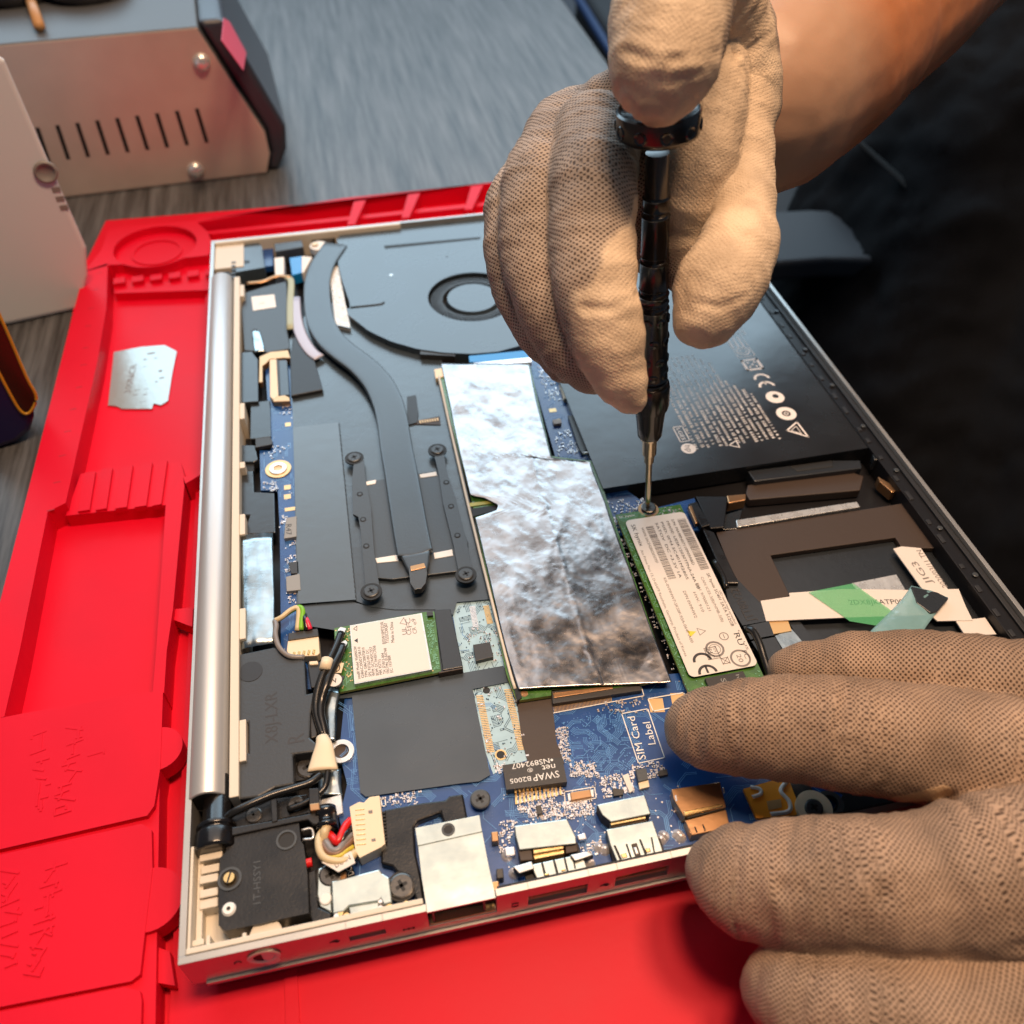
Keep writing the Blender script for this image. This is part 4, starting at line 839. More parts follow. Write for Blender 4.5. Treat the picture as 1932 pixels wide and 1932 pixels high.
b = MB(); b.tube([(*p1('F', x_, y_, z_), z_) for x_, y_, z_ in ((1060,150,-1.8),(980,210,-1.2),(860,250,-.8),(700,300,-.4),(540,370,-.2),(440,420,-.6),(390,460,-2))], 1.0, 'wblack', 8); b.tube([(*p1('F', x_, y_, z_), z_) for x_, y_, z_ in ((1110,110,-1.8),(1080,250,-1.8),(950,350,-2.2),(820,400,-2.4))], .8, 'wblack', 8); b.build('antenna_lead', lap)
b = MB(); b.prism(pg('E', [(820,920),(935,920),(930,1120),(850,1130)], -2.4), -6, -2.4, 'film2'); b.prism(pg('E', [(835,915),(905,910),(910,940),(838,945)], -1.8), -4, -1.8, 'cream2'); b.prism(pg('E', [(830,1260),(900,1230),(900,1520),(850,1540)], -3), -7, -3, 'chip'); b.build('cable_guide', lap, bevel=.3)
strip_tape('clear_strip', 'E', [((975,1130),(1090,1150)),((950,1300),(1060,1300)),((960,1420),(1060,1430)),((980,1560),(1050,1560))], -3.8, 'foil2', 6)
strip_tape('clear_strip', 'F', [((1060,100),(1200,110)),((1040,220),(1200,230)),((1040,300),(1210,300))], -5.2, 'foil2', 6)
b = MB(); b.prism(pg('F', [(1050,330),(1200,290),(1215,420),(1150,450),(1060,400)], -4.2), -6, -4.2, 'chrome'); b.build('metal_tab', lap, bevel=.2)
# small 5-wire plug
b = MB(); b.prism(pg('E', [(665,750),(912,715),(922,850),(900,870),(680,880),(655,830)], -2.6), bz, -2.6, 'cream2')
for i in range(5): b.obox(p1('E', 715+40*i, 862-5*i, -2.6), (.2, 1), 1.6, .7, -2.8, -2.3, 'gold')
pl = b.build('fan_plug', lap, bevel=.2)
b = MB(); b.prism(pg('E', [(668,690),(905,650),(912,712),(668,748)], -2.2), bz, -2.2, 'chip'); b.build('plug_cover', pl, bevel=.2)
for nm, m_, pts in (('wire', 'wcream', ((560,590),(620,570),(690,520),(750,500),(755,560),(740,670))), ('wire', 'wgreen', ((600,575),(700,515),(765,495),(790,530),(780,590),(772,665))), ('wire', 'wpink', ((800,560),(825,610),(845,660))), ('wire', 'wblack', ((800,540),(810,600),(820,665))), ('wire', 'wgrey', ((560,590),(575,640),(570,720),(600,820),(680,885),(800,885)))):
    b = MB(); b.tube([(*p1('E', x_, y_, -2), -2+(.9*math.sin(i/(len(pts)-1)*math.pi))) for i, (x_, y_) in enumerate(pts)], .75, m_, 8); b.build(nm, pl)
# power plug
b = MB(); b.prism(pg('F', [(1258,380),(1325,345),(1360,350),(1400,310),(1470,300),(1510,640),(1480,665),(1330,740),(1300,690)], -1.2), bz, -1.2, 'cream2')
for i in range(8): b.obox(p1('F', 1332+1.5*i, 400+35*i, -1.2), (1, -.1), 2.2, .3, -1.3, -1.1, 'gold')
b.prism(pg('F', [(1390,405),(1420,400),(1422,425),(1393,428)], -1.1), -1.3, -1.12, 'inkl'); b.prism(pg('F', [(1412,605),(1442,600),(1444,622),(1415,625)], -1.1), -1.3, -1.12, 'inkl')
for i in range(9): b.obox(p1('F', 1498+1.5*i, 420+25*i, -3), (1, -.1), 1.0, .6, bz, -3, 'dark')
pw = b.build('power_plug', lap, bevel=.25)
for m_, pts, r_ in (('wred', ((1265,465),(1230,520),(1205,590),(1175,640),(1140,600),(1115,565)), 1.3), ('wgrey', ((1270,570),(1230,620),(1190,690),(1140,700),(1100,640),(1075,590)), 1.2), ('wbrown', ((1280,600),(1240,660),(1180,720),(1120,720),(1080,660),(1068,600)), 1.1),
                     ('wyel', ((1280,655),(1240,690),(1200,735),(1120,745),(1075,700),(1060,640)), .9), ('wcream', ((1300,690),(1260,745),(1180,775),(1090,755),(1050,690),(1045,600),(1075,530)), 1.3), ('wblack', ((1268,530),(1235,580),(1205,640),(1180,680)), 1.0), ('wcream', ((1110,500),(1090,560),(1070,620)), 1.5)):
    b = MB(); N = len(pts); b.tube([(*p1('F', x_, y_, -1.5), -2.2+1.6*math.sin(i/(N-1)*math.pi)) for i, (x_, y_) in enumerate(pts)], r_*.75, m_, 8); b.build('wire', pw)
b = MB(); b.prism(pg('F', [(1060,770),(1180,840),(1300,775),(1270,690),(1200,730),(1120,760)], -.4), -.8, -.4, 'label'); b.text('DC IN', p1('F', 1165, 812, -.4), p1('F', 1270, 750, -.4), -.36, 'ink', h=1.8); b.build('wire_tag', pw)
b = MB(); b.tube([(*p1('F', x_, y_, -3), -3) for x_, y_ in ((950,780),(975,775),(995,770))], 1.1, 'wred', 8); b.build('wire', pw)
b = MB(); lathe(b, [(0, 2.4), (1, 2.5), (1.1, 1.9), (3, 2.0), (3.1, 2.6), (5, 2.5)], (*p1('F', 1100, 530, -1.5), -1.5), (0, 1, 0), 'driver', 24); b.build('hinge_barrel', hinge)
# DC jack bracket
b = MB(); b.prism(pg('F', [(1130,905),(1200,890),(1470,820),(1490,850),(1540,880),(1560,1055),(1500,1070),(1480,1030),(1465,1045),(1255,1080),(1215,1120),(1140,1135)], -1.6), -3, -1.6, 'nickel')
b.prism(pg('F', [(1035,820),(1100,790),(1190,880),(1130,910),(1135,1130),(1050,1085),(1030,1000)], -3.4), -5, -3.4, 'nickel'); b.disc(p1('F', 1088, 1027, -3), 1.5, -3.4, -2.9, 'white', 20, 1.3); b.prism(pg('F', [(1545,890),(1600,870),(1700,930),(1690,990),(1640,1030),(1560,1030)], -4.2), -5.4, -4.2, 'nickel')
b.prism(pg('F', [(1190,845),(1235,830),(1240,890),(1190,905)], -3.2), -4, -3.2, 'copper'); b.prism(pg('F', [(1250,1085),(1460,1030),(1480,1140),(1270,1180)], -2.2), -8, -2.2, 'nickel')
b.build('power_jack_bracket', lap, bevel=.3)
b = MB(); 
for x_, y_ in ((1225,1100),(1240,1150),(1480,1050),(1480,1100),(1170,1160),(1200,1140),(1540,1085),(1660,1070)): b.disc(p1('F', x_, y_, -2.6), 1.2+random.random()*.5, -7, -2.6+random.random(), 'gold' if random.random() < .5 else 'tin', 10, .6)
b.prism(pg('F', [(1590,1080),(1740,1045),(1745,1085),(1600,1110)], -3.5), -6, -3.5, 'copper'); b.build('solder_joint', board)
b = MB(); b.prism(pg('F', [(965,840),(1020,820),(1040,1090),(1130,1130),(1130,1170),(1000,1210),(975,1140)], -3.2), -9, -3.2, 'plate'); b.build('jack_cover', lap, bevel=.3)
# LAN socket: black frame + silver flap
b = MB(); b.prism(pg('F', [(1500,400),(1760,350),(1932,330),(1960,300),(2060,285),(2110,560),(2160,800),(2150,900),(2000,880),(1940,560),(1900,420),(1740,480),(1715,520),(1725,700),(1770,900),(1790,1090),(1740,1080),(1700,960),(1680,870),(1590,840),(1560,800),(1480,780),(1480,660),(1510,650)], -3.4), -8, -3.4, 'plate')
b.build('socket_frame', lap, bevel=.5)
b = MB(); b.prism(pg('O', [(510,225),(580,190),(930,150),(990,190),(1060,560),(1090,780),(600,860)], -6), -9, -6, 'dark'); b.build('socket_well', lap)
b = MB(); b.prism(pg('O', [(515,288),(968,197),(988,315),(1035,560),(1085,780),(600,885),(560,640),(535,415)], -1.4), -1.9, -1.4, 'nickel'); b.prism(pg('O', [(515,288),(968,197),(986,312),(533,412)], -1.1), -1.6, -1.1, 'nickel')
b.ring(p1('O', 748, 298, -1), 1.1, 1.6, -1.1, -.95, 'steel', 20); b.disc(p1('O', 748, 300, -1), 1.1, -1.1, -1.02, 'dark', 20)
b.build('network_socket_flap', lap, bevel=.2)
MT['nickel'].node_tree.nodes['Principled BSDF']
b = MB(); b.box(rj[0]+.3, rj[1]-.3, .3, 12, -9.4, -8.9, 'padgold'); b.box(rj[0]+.5, rj[1]-.5, 6, 8, -9, -2, 'dark'); b.box(rj[0]+1, rj[0]+1.5, .6, 6, -9, -3, 'steel'); b.box(rj[1]-3, rj[1]-2.5, .6, 6, -9, -3, 'steel'); b.build('network_socket', lap)
b = MB()
for q in ((1075,340),(1110,600),(1080,690)): b.prism(pg('O', [(q[0]-25,q[1]-25),(q[0]+25,q[1]-30),(q[0]+30,q[1]+40),(q[0]-20,q[1]+45)], -3), -7, -3, 'copper' if q[1] != 600 else 'chip')
b.build('socket_latch', lap, bevel=.2)

# SSD
sz = -3.2
b = MB(); sx, sy = 129.6, 110.5
c_n = (140.6, sy)
poly = [(sx, sy), (138, sy)]+[(140.6+2.7*math.cos(math.radians(a)), sy-2.7*math.sin(math.radians(-a+0)) if False else sy-2.7*math.sin(math.radians(a))) for a in range(180, -1, -20)][0:]+[(151.4, sy), (151.4, 32), (sx, 32)]
b.prism(poly, sz-.8, sz, 'green', 'edge')
topz = [(sx+.5, sy-.5), (151, sy-.5), (151, 107), (sx+.5, 107)]
traces(b, topz, 30, sz+.03, 'greenl', .1, .2, (.5, 2), 2); smds(b, [(143.5,107.2),(151,107.2),(151,110),(143.5,110)], 14, sz, smin=.4, smax=.8)
side_ = [(sx+.2, 104), (sx+1.6, 104), (sx+1.6, 48), (sx+.2, 48)]; traces(b, side_, 40, sz+.03, 'greenl', .1, .2, (1, 3), 1, 90); vias(b, side_, 80, sz+.04, 'greenl', .2)
vias(b, [(sx,46),(151,46),(151,34),(sx,34)], 120, sz+.04, 'greenl', .22)
b.text('SK hynix', (sx+.7, 108.6), (sx+6, 108.6), sz+.05, 'white', h=1.3)
b.ring(c_n, 2.4, 3.3, sz-.02, sz+.06, 'copper', 32)
ssd = b.build('solid_state_drive', lap)
b = MB(); screw(b, (140.75, 110.9), 2.4, sz+.8, 'screw'); b.build('screw', ssd)
b = MB(); b.prism([(sx+5.5,45.6),(sx+16.5,45.6),(sx+16.5,36),(sx+5.5,36)], sz, sz+1.1, 'chip'); b.text('SK', (sx+9.5, 44.5), (sx+9.5, 41), sz+1.13, 'chipg', h=2); b.text('hynix', (sx+14, 44.8), (sx+14, 39), sz+1.13, 'chipg', h=1.4); b.build('memory_chip', ssd, bevel=.1)
zl = sz+1.0
x0, x1, y0, y1 = sx+1.7, 151.0, 46.6, 106.4; r_ = 1.6
rp = []
for cx_, cy_, a0 in ((x1-r_, y1-r_, 0), (x0+r_, y1-r_, 90), (x0+r_, y0+r_, 180), (x1-r_, y0+r_, 270)):
    rp += [(cx_+r_*math.cos(math.radians(a0+k*18)), cy_+r_*math.sin(math.radians(a0+k*18))) for k in range(6)]
b = MB(); b.prism([(sx+2.2, 105.8), (150.6, 105.8), (150.6, 47.2), (sx+2.2, 47.2)], sz, zl-.15, 'chip'); b.prism(rp, zl-.15, zl, 'label')
T = zl+.05; Lx = lambda u: x0+u          # text reads downwards (towards -y), letters stand towards +x
def st(s, u, v0, v1, h, m='inkl'): b.text(s, (Lx(u), y1-v0), (Lx(u), y1-v1), T, m, h=h)
def stx(s, u, v0, v1, h, m='inkl'): st(s, u, v0, v1, h, m)
st('SK hynix', 1.3, 2.2, 11.5, 1.9, 'ink'); st('Am Prime Parc 13, D-65479 Raunheim, Germany, Product of Korea', 1.0, 13, 53, 1.1)
st('WWN: 5ACE42E025E5595F', 4.0, 4, 19, 1.2)
yy = 4
while yy < 26:
    wd = random.choice((.14, .2, .3, .42)); b.prism([(Lx(5.6), y1-yy), (Lx(8.0), y1-yy), (Lx(8.0), y1-yy-wd), (Lx(5.6), y1-yy-wd)], T-.01, T, 'inkl'); yy += wd+random.choice((.16, .24, .34))
st('5ATOV  DC +3.3V 1A', 9.0, 3, 26, 1.2, 'ink'); st('PSID: 0M4 SC401M2805', 10.8, 3, 27, 1.2, 'ink'); st('MH/SE: UESK12030TFNA-24A 88', 12.7, 3, 31, 1.2, 'ink'); st('S/N: MA98N07110909ABD', 14.5, 2.6, 22, 1.2, 'ink')
yy = 3
while yy < 24:
    wd = random.choice((.14, .2, .3, .42)); b.prism([(Lx(16.3), y1-yy), (Lx(19.0), y1-yy), (Lx(19.0), y1-yy-wd), (Lx(16.3), y1-yy-wd)], T-.01, T, 'inkl'); yy += wd+random.choice((.16, .24, .34))
st('KR-0VMHW7-SKS0F-93A-064P-A00', 4.2, 25, 49, 1.2); st('DPN 0VMHW2', 8.2, 31, 41, 1.3); st('HW: 910', 11.0, 32, 39.5, 1.2); st('FW: 97000121', 13.0, 29, 39.5, 1.2); st('CAN ICES-3(B)/NMB-3(B)', 15.2, 27, 44, 1.2); st('SK hynix SC401 SATA 512GB', 17.4, 26, 46, 1.3, 'ink'); st('SSD (with heat spreader)', 18.6, 33, 45.5, .95)
tri(b, 'K', [(712,1085),(785,1090),(738,1135)], T, 'yellow', True); tri(b, 'K', [(790,1065),(860,1085),(815,1120)], T, 'inkl'); st('C   US', 18.5, 47.5, 54.5, .9, 'inkl')
st('RU', 17.0, 48.5, 52.6, 2.4, 'ink'); st('FC', 17.0, 54.5, 57.2, 1.9, 'inkl'); b.ring((Lx(14.0), y1-48.8), 1.1, 1.35, T-.01, T, 'inkl', 24); b.obox((Lx(14.0), y1-48.8), (0, 1), 1.4, .22, T-.01, T, 'inkl')
# round certification marks and CE
c20 = p1('K', 1142, 1305, T); b.ring(c20, 2.3, 2.85, T-.01, T, 'inkl', 40); st('20', c20[0]-x0-.8, y1-c20[1]-1.3, y1-c20[1]+1.3, 1.9, 'inkl')
ct_ = p1('K', 935, 1232, T); b.ring(ct_, 2.1, 2.7, T-.01, T, 'inkl', 14); b.ring(ct_, 1.5, 1.65, T-.01, T, 'inkl', 30); st('TUV', ct_[0]-x0-.4, y1-ct_[1]-1.1, y1-ct_[1]+1.1, 1.1, 'inkl')
def arc(mb, c, r0, r1, a0, a1, z, m, n=20):
    for i in range(n):
        t0 = math.radians(a0+(a1-a0)*i/n); t1 = math.radians(a0+(a1-a0)*(i+1)/n)
        mb.add([(c[0]+r*math.cos(t), c[1]+r*math.sin(t), z) for r, t in ((r0, t0), (r1, t0), (r1, t1), (r0, t1))], [[0, 1, 2, 3]], m)
cC = p1('K', 835, 1320, T); arc(b, (cC[0], cC[1]-.3), 2.0, 2.75, 0, 180, T, 'ink'); cE = p1('K', 880, 1420, T); arc(b, (cE[0], cE[1]-.2), 2.0, 2.75, 0, 180, T, 'ink'); b.obox((cE[0], cE[1]+.9), (0, 1), 2.2, .6, T-.01, T, 'ink')
wc = p1('K', 1020, 1325, T); b.obox(wc, (.7, .7), 3.2, .18, T-.01, T, 'inkl'); b.obox(wc, (-.7, .7), 3.2, .18, T-.01, T, 'inkl'); outline(b, [(wc[0]-1, wc[1]-.9), (wc[0]+1, wc[1]-.9), (wc[0]+1, wc[1]+.9), (wc[0]-1, wc[1]+.9)], T, 'inkl', .18)
st('EAC', 7.2, 52.0, 55.0, 2.6, 'inkl'); outline(b, [(Lx(7), y1-51.6), (Lx(10.4), y1-51.6), (Lx(10.4), y1-55.4), (Lx(7), y1-55.4)], T, 'inkl', .2)
b.build('drive_label', ssd)

# battery
zt = -3.0
b = MB(); b.prism([(129, 122.6), (228.6, 122.8), (228.6, 300), (152.5, 300), (152.5, 196), (129, 196)], -9.5, zt, 'battery')
def bt(s, u0, v0, v1, h): b.text(s, (u0, v0), (u0, v1), zt+.04, 'bprint', h=h)
# dense unreadable safety print in rows
for r in range(15):
    u = 165.5+r*2.15; y = 186 - (0 if r < 9 else 3*(r-8)); yend = 133.5+random.uniform(0, 2)
    if r >= 11: y = 168-3*(r-11)
    while y > yend:
        wd = random.choice((.5, .7, .9)); hh = 1.35 if r % 3 == 1 else 1.0
        mb_ = random.random()
        b.obox((u+hh*.5, y), (0, 1), wd*.85, .30, zt, zt+.03, 'bprint'); b.obox((u+hh*.15+random.random()*.2, y), (0, 1), wd*.95, .28, zt, zt+.03, 'bprint')
        if mb_ < .7: b.obox((u+hh*.5, y+.1), (1, 0), hh, .3, zt, zt+.03, 'bprint')
        if mb_ > .4: b.obox((u+hh*.85, y), (0, 1), wd*.8, .2, zt, zt+.03, 'bprint')
        y -= wd+random.choice((.25, .25, .3, 1.1))
c = (163.2, 135.4); b.disc(c, 2.6, zt, zt+.03, 'bprint', 32); b.text('hp', (c[0]-.9, c[1]+1.6), (c[0]-.9, c[1]-1.7), zt+.06, 'ink', h=3.0)
q = p1('J', 340, 1010, zt); outline(b, [(q[0]-1.7, q[1]-4), (q[0]+1.7, q[1]-4), (q[0]+1.7, q[1]+4), (q[0]-1.7, q[1]+4)], zt+.04, 'bprint', .3); b.text('LGES', (q[0]-.8, q[1]+3.2), (q[0]-.8, q[1]-3.2), zt+.05, 'bprint', h=2)
outline(b, pg('J', [(1085,985),(1155,925),(1235,1030)], zt), zt+.05, 'bprint', .6); outline(b, pg('J', [(1115,985),(1150,955),(1190,1010)], zt), zt+.05, 'bprint', .25)
b.ring((204, 145.9), 1.6, 3.6, zt, zt+.05, 'bprint', 36); b.ring((204, 145.9), .5, .9, zt, zt+.05, 'bprint', 20); b.disc((203.9, 155.5), 3.4, zt, zt+.05, 'bprint', 36); b.disc((204.3, 156), 1.2, zt+.05, zt+.07, 'battery', 16)
for yc in (163.5, 168.2): arc(b, (203.7, yc-1.5), 2.2, 3.2, 0, 180, zt+.05, 'bprint')
b.obox((203.7, 164.2), (0, 1), 2.0, .6, zt, zt+.05, 'bprint')
q = p1('J', 840, 520, zt); outline(b, [(q[0]-3, q[1]-3), (q[0]+3, q[1]-3), (q[0]+3, q[1]+3), (q[0]-3, q[1]+3)], zt+.05, 'bprint', 1.0)
for i in range(3):
    for j in range(3):
        if (i+j) % 2 == 0: b.obox((q[0]-1.3+i*1.3, q[1]-1.3+j*1.3), (1, 0), .9, .9, zt, zt+.05, 'bprint')
outline(b, pg('J', [(635,315),(745,300),(860,455),(745,472)], zt), zt+.05, 'bprint', .3); c = p1('J', 775, 425, zt); b.ring(c, 2.2, 2.7, zt, zt+.05, 'bprint', 28); b.ring(c, 1.2, 1.5, zt, zt+.05, 'bprint', 20)
for k in range(3): a_ = p1('J', 655+35*k, 335-5*k, zt); b.obox((a_[0]+.5, a_[1]-3.5), (0, 1), 7, .9, zt, zt+.04, 'bprint')
bt('Li-ion', p1('J', 720, 240, zt)[0], p1('J', 690, 210, zt)[1], p1('J', 760, 290, zt)[1]-2, 4)
q = p1('J', 710, 1085, zt); outline(b, [(q[0]-1.6, q[1]), (q[0]+1.5, q[1]+1.8), (q[0]+1.5, q[1]-1.8)], zt+.05, 'bprint', .35)
b.build('battery', lap, bevel=1.2, seg=3)
# bay to the right of the drive -----------------------------------
b = MB(); b.prism(pg('L', [(180,400),(1240,235),(1440,490),(1240,490),(1200,430),(490,530),(600,760),(430,800),(330,780)], -6.2), -8, -6.2, 'brown'); b.build('brown_tape', lap, bevel=.2)
b = MB(); b.prism(pg('L', [(440,480),(1230,420),(1500,560),(1900,960),(1950,1050),(700,1120),(330,830)], -8.2), -9.5, -8.2, 'bay'); b.build('touchpad_back', lap, bevel=.2)
b = MB(); b.prism(pg('L', [(295,330),(980,225),(1000,255),(300,370)], -5.6), -8, -5.6, 'chrome'); b.prism(pg('L', [(230,300),(330,270),(300,380),(190,385)], -6), -8, -6, 'bay'); b.build('button_bar', lap, bevel=.15)
b = MB(); b.prism(pg('L', [(360,130),(960,60),(1020,80),(1000,160),(370,215),(350,180)], -6.6), -10, -6.6, 'brown'); b.prism(pg('L', [(360,50),(840,-10),(1000,-10),(1010,35),(400,110)], -4.6), -9, -4.6, 'bay'); b.prism(pg('L', [(600,20),(840,-12),(850,25),(640,52)], -4.4), -9, -4.4, 'dark'); b.build('button_frame', lap, bevel=.3)
b = MB(); b.prism(pg('L', [(1100,80),(1240,160),(1180,170),(1110,110)], -5), -9, -5, 'copper'); b.build('metal_tab', lap, bevel=.3); b = MB(); b.prism(pg('L', [(240,190),(350,180),(350,215),(250,235)], -5), -9, -5, 'copper'); b.build('metal_tab', lap, bevel=.3); b = MB(); b.prism(pg('J', [(1680,1110),(1770,1105),(1900,1240),(1800,1200),(1700,1190)], -3), -8, -3, 'bay'); b.build('metal_tab', lap, bevel=.3)
b = MB(); b.prism(pg('L', [(950,690),(1205,640),(1255,725),(1010,760)], -7.6), -8.2, -7.6, 'chrome'); b.build('silver_pad', lap)
b = MB(); b.prism(pg('L', [(433,790),(600,765),(595,745),(900,722),(1280,728),(1560,722),(1600,820),(1640,900),(1440,905),(1400,870),(900,885),(465,905)], -5.4), -5.8, -5.4, 'label'); 
b.text('2DX8JKATP00', p1('L', 940, 812, -5.4), p1('L', 1250, 808, -5.4), -5.35, 'ink', h=2.6); flex = b.build('white_flex_label', lap)
b = MB(); b.prism(pg('L', [(1188,493),(1235,480),(1345,490),(1500,725),(1370,745)], -5.5), -5.9, -5.5, 'label'); b.text('2020/03/11 TN', p1('L', 1500, 712, -5.5), p1('L', 1345, 500, -5.5), -5.45, 'inkl', h=2.4); b.text('JIG3', p1('L', 1415, 690, -5.5), p1('L', 1320, 565, -5.5), -5.45, 'inkl', h=3); b.build('date_label', flex)
b = MB(); b.prism(pg('L', [(1545,905),(1710,885),(1775,980),(1600,990)], -5.6), -6, -5.6, 'label'); b.build('white_label', lap)
b = MB(); b.prism(pg('L', [(705,740),(960,690),(1200,860),(1090,930),(940,905),(880,860)], -5.0), -5.1, -5.0, 'cleartape'); b.build('green_clear_tape', lap)
strip_tape('clear_film', 'L', [((1290,705),(1500,770)),((1230,790),(1440,850)),((1140,880),(1380,930)),((1060,960),(1340,990)),((1030,1010),(1300,1040))], -4.4, 'clearfilm', 12)
b = MB(); b.prism(pg('L', [(1290,705),(1440,740),(1505,775),(1440,850),(1400,860),(1320,800)], -3.8), -5, -3.8, 'bay'); b.build('grey_tab', lap, bevel=.3)
b = MB(); b.prism(pg('L', [(225,665),(290,655),(440,810),(465,905),(330,930),(250,800)], -5.6), -7, -5.6, 'bay'); b.text('JTT80V22', p1('K', 1265, 1000, -5.5), p1('K', 1120, 740, -5.5), -5.52, 'ink', h=3.8)
b.prism(pg('L', [(335,935),(480,905),(510,985),(375,1010)], -5.4), -7, -5.4, 'bay'); b.prism(pg('L', [(380,1020),(515,995),(590,1130),(500,1200)], -5.6), -7, -5.6, 'bay'); b.prism(pg('L', [(515,990),(610,950),(720,1080),(600,1130)], -6.2), -7, -6.2, 'foil2'); b.prism(pg('L', [(470,910),(590,905),(610,960),(500,980)], -5.9), -7, -5.9, 'padgold'); b.prism(pg('L', [(590,905),(650,900),(780,1060),(700,1090)], -6.6), -7.6, -6.6, 'bay')
b.build('ribbon_clamp', lap, bevel=.3)
b = MB(); b.tube([(*p1('K', x_, y_, -2), z_) for x_, y_, z_ in ((1200,1070,-2),(1240,1110,-1),(1290,1200,-1.2),(1330,1300,-2),(1390,1450,-3))], 1.1, 'wblack', 8); b.tube([(*p1('K', x_, y_, -2), -2) for x_, y_ in ((930,520),(1000,640),(1030,740))], .8, 'wblack', 8); b.build('black_cable', lap)
b = MB(); b.prism(pg('K', [(720,60),(790,40),(900,230),(830,250)], -3.4), -7, -3.4, 'plate'); b.prism(pg('K', [(720,80),(750,70),(800,210),(780,220)], -3), -5, -3, 'copper'); b.prism(pg('K', [(830,250),(930,290),(1130,700),(1030,700)], -4.2), -9, -4.2, 'plate'); b.prism(pg('K', [(780,0),(1040,0),(1010,250),(900,260)], -5), -9, -5, 'floor'); b.build('drive_cradle', lap, bevel=.3)

# ------------------------------------------------------------------ screwdriver
T0 = at(1222, 958, sz+.6); T1 = at(1243, 202, 121)
ax = T1-T0; AL = np.linalg.norm(ax); ax = ax/AL
def tpar(py):
    lo, hi = -.2, 1.2
    for _ in range(50):
        m_ = (lo+hi)/2
        if proj(T0+ax*AL*m_)[1] > py: lo = m_
        else: hi = m_
    return lo*AL
def rad(py, px): return px*proj(T0+ax*tpar(py))[2]/FP
sd = thing('screwdriver', T0, 'black precision screwdriver with wide spinning cap, its steel tip on the drive screw', 'screwdriver')
def lp(name, m, lst, n=40):
    b = MB(); lathe(b, [(tpar(y), rad(y, r)) for y, r in lst], T0, ax, m, n); o = b.build(name, sd); 
    e = o.modifiers.new('edge', 'EDGE_SPLIT'); e.split_angle = math.radians(35); return o
lp('shaft', 'shaft', [(957,2.5),(945,5),(935,5.6),(872,6.2),(871,9),(857,10),(856,13),(853,13.5),(828,14),(825,19),(822,20)])
lp('collar', 'driver', [(822,20),(819,23),(800,25),(770,29),(768,33),(760,35),(728,35.5),(722,34),(721,31),(716,31),(715,30)])
hl = []
for y0_, y1_, r in ((715,576,29.5),(572,549,28.5),(545,488,27.5),(484,402,26.5),(398,368,25.5)):
    hl += [(y0_, r-2.2), (y0_-1.5, r-.2), (y0_-4, r+1.2), (y0_-7, r-.2), (y1_+7, r-.2), (y1_+4, r+1.2), (y1_+1.5, r-.2), (y1_, r-2.2)]
hl += [(366,23),(288,22.5)]
hd_ = lp('handle', 'driver', hl)
b = MB()
bx_ = np.cross(ax, (0, 1, 0)); bx_ /= np.linalg.norm(bx_); by_ = np.cross(ax, bx_)
for row, yy_ in enumerate((598, 636, 672, 700)):
    for k in range(7):
        a_ = 2*math.pi*(k+.5*(row % 2))/7; nr = bx_*math.cos(a_)+by_*math.sin(a_); tg = np.cross(ax, nr); rr_ = rad(yy_, 29.7)
        c_ = T0+ax*tpar(yy_)+nr*rr_; vs = [c_+nr*.05]
        for j in range(16): t = 2*math.pi*j/16; vs.append(c_+1.35*(math.cos(t)*ax+math.sin(t)*tg)-nr*.12)
        for j in range(16): t = 2*math.pi*j/16; vs.append(c_+1.05*(math.cos(t)*ax+math.sin(t)*tg)+nr*.22)
        vs.append(c_-nr*.35)
        b.add(vs, [[1+j, 1+(j+1) % 16, 17+(j+1) % 16, 17+j] for j in range(16)]+[[17+j, 17+(j+1) % 16, 33] for j in range(16)], 'driver', True)
b.build('grip_dimples', sd)
capb = tpar(258); capt = capb+6.4; rc = rad(240, 80)
b = MB(); lathe(b, [(capb-1.0, rc*.42), (capb, rc*.86), (capb+.8, rc*.98), (capb+1.6, rc), (capt-.4, rc*1.0), (capt, rc*.95), (capt-.9, rc*.86), (capt-1.5, rc*.1)], T0, ax, 'driver', 56)
for k in range(10):
    a_ = 2*math.pi*(k+.3)/10; nr = bx_*math.cos(a_)+by_*math.sin(a_); tg = np.cross(ax, nr); c_ = T0+ax*(capb+2.9)+nr*rc; vs = []
    for rr_, oo in ((1.6, -.1), (1.35, .2), (1.1, .05), (.1, -.5)):
        for j in range(16): t = 2*math.pi*j/16; vs.append(c_+rr_*(math.cos(t)*ax+math.sin(t)*tg)+nr*oo)
    b.add(vs, [[q*16+j, q*16+(j+1) % 16, (q+1)*16+(j+1) % 16, (q+1)*16+j] for q in range(3) for j in range(16)], 'driver', True)
o = b.build('spinning_cap', sd); e = o.modifiers.new('edge', 'EDGE_SPLIT'); e.split_angle = math.radians(50)

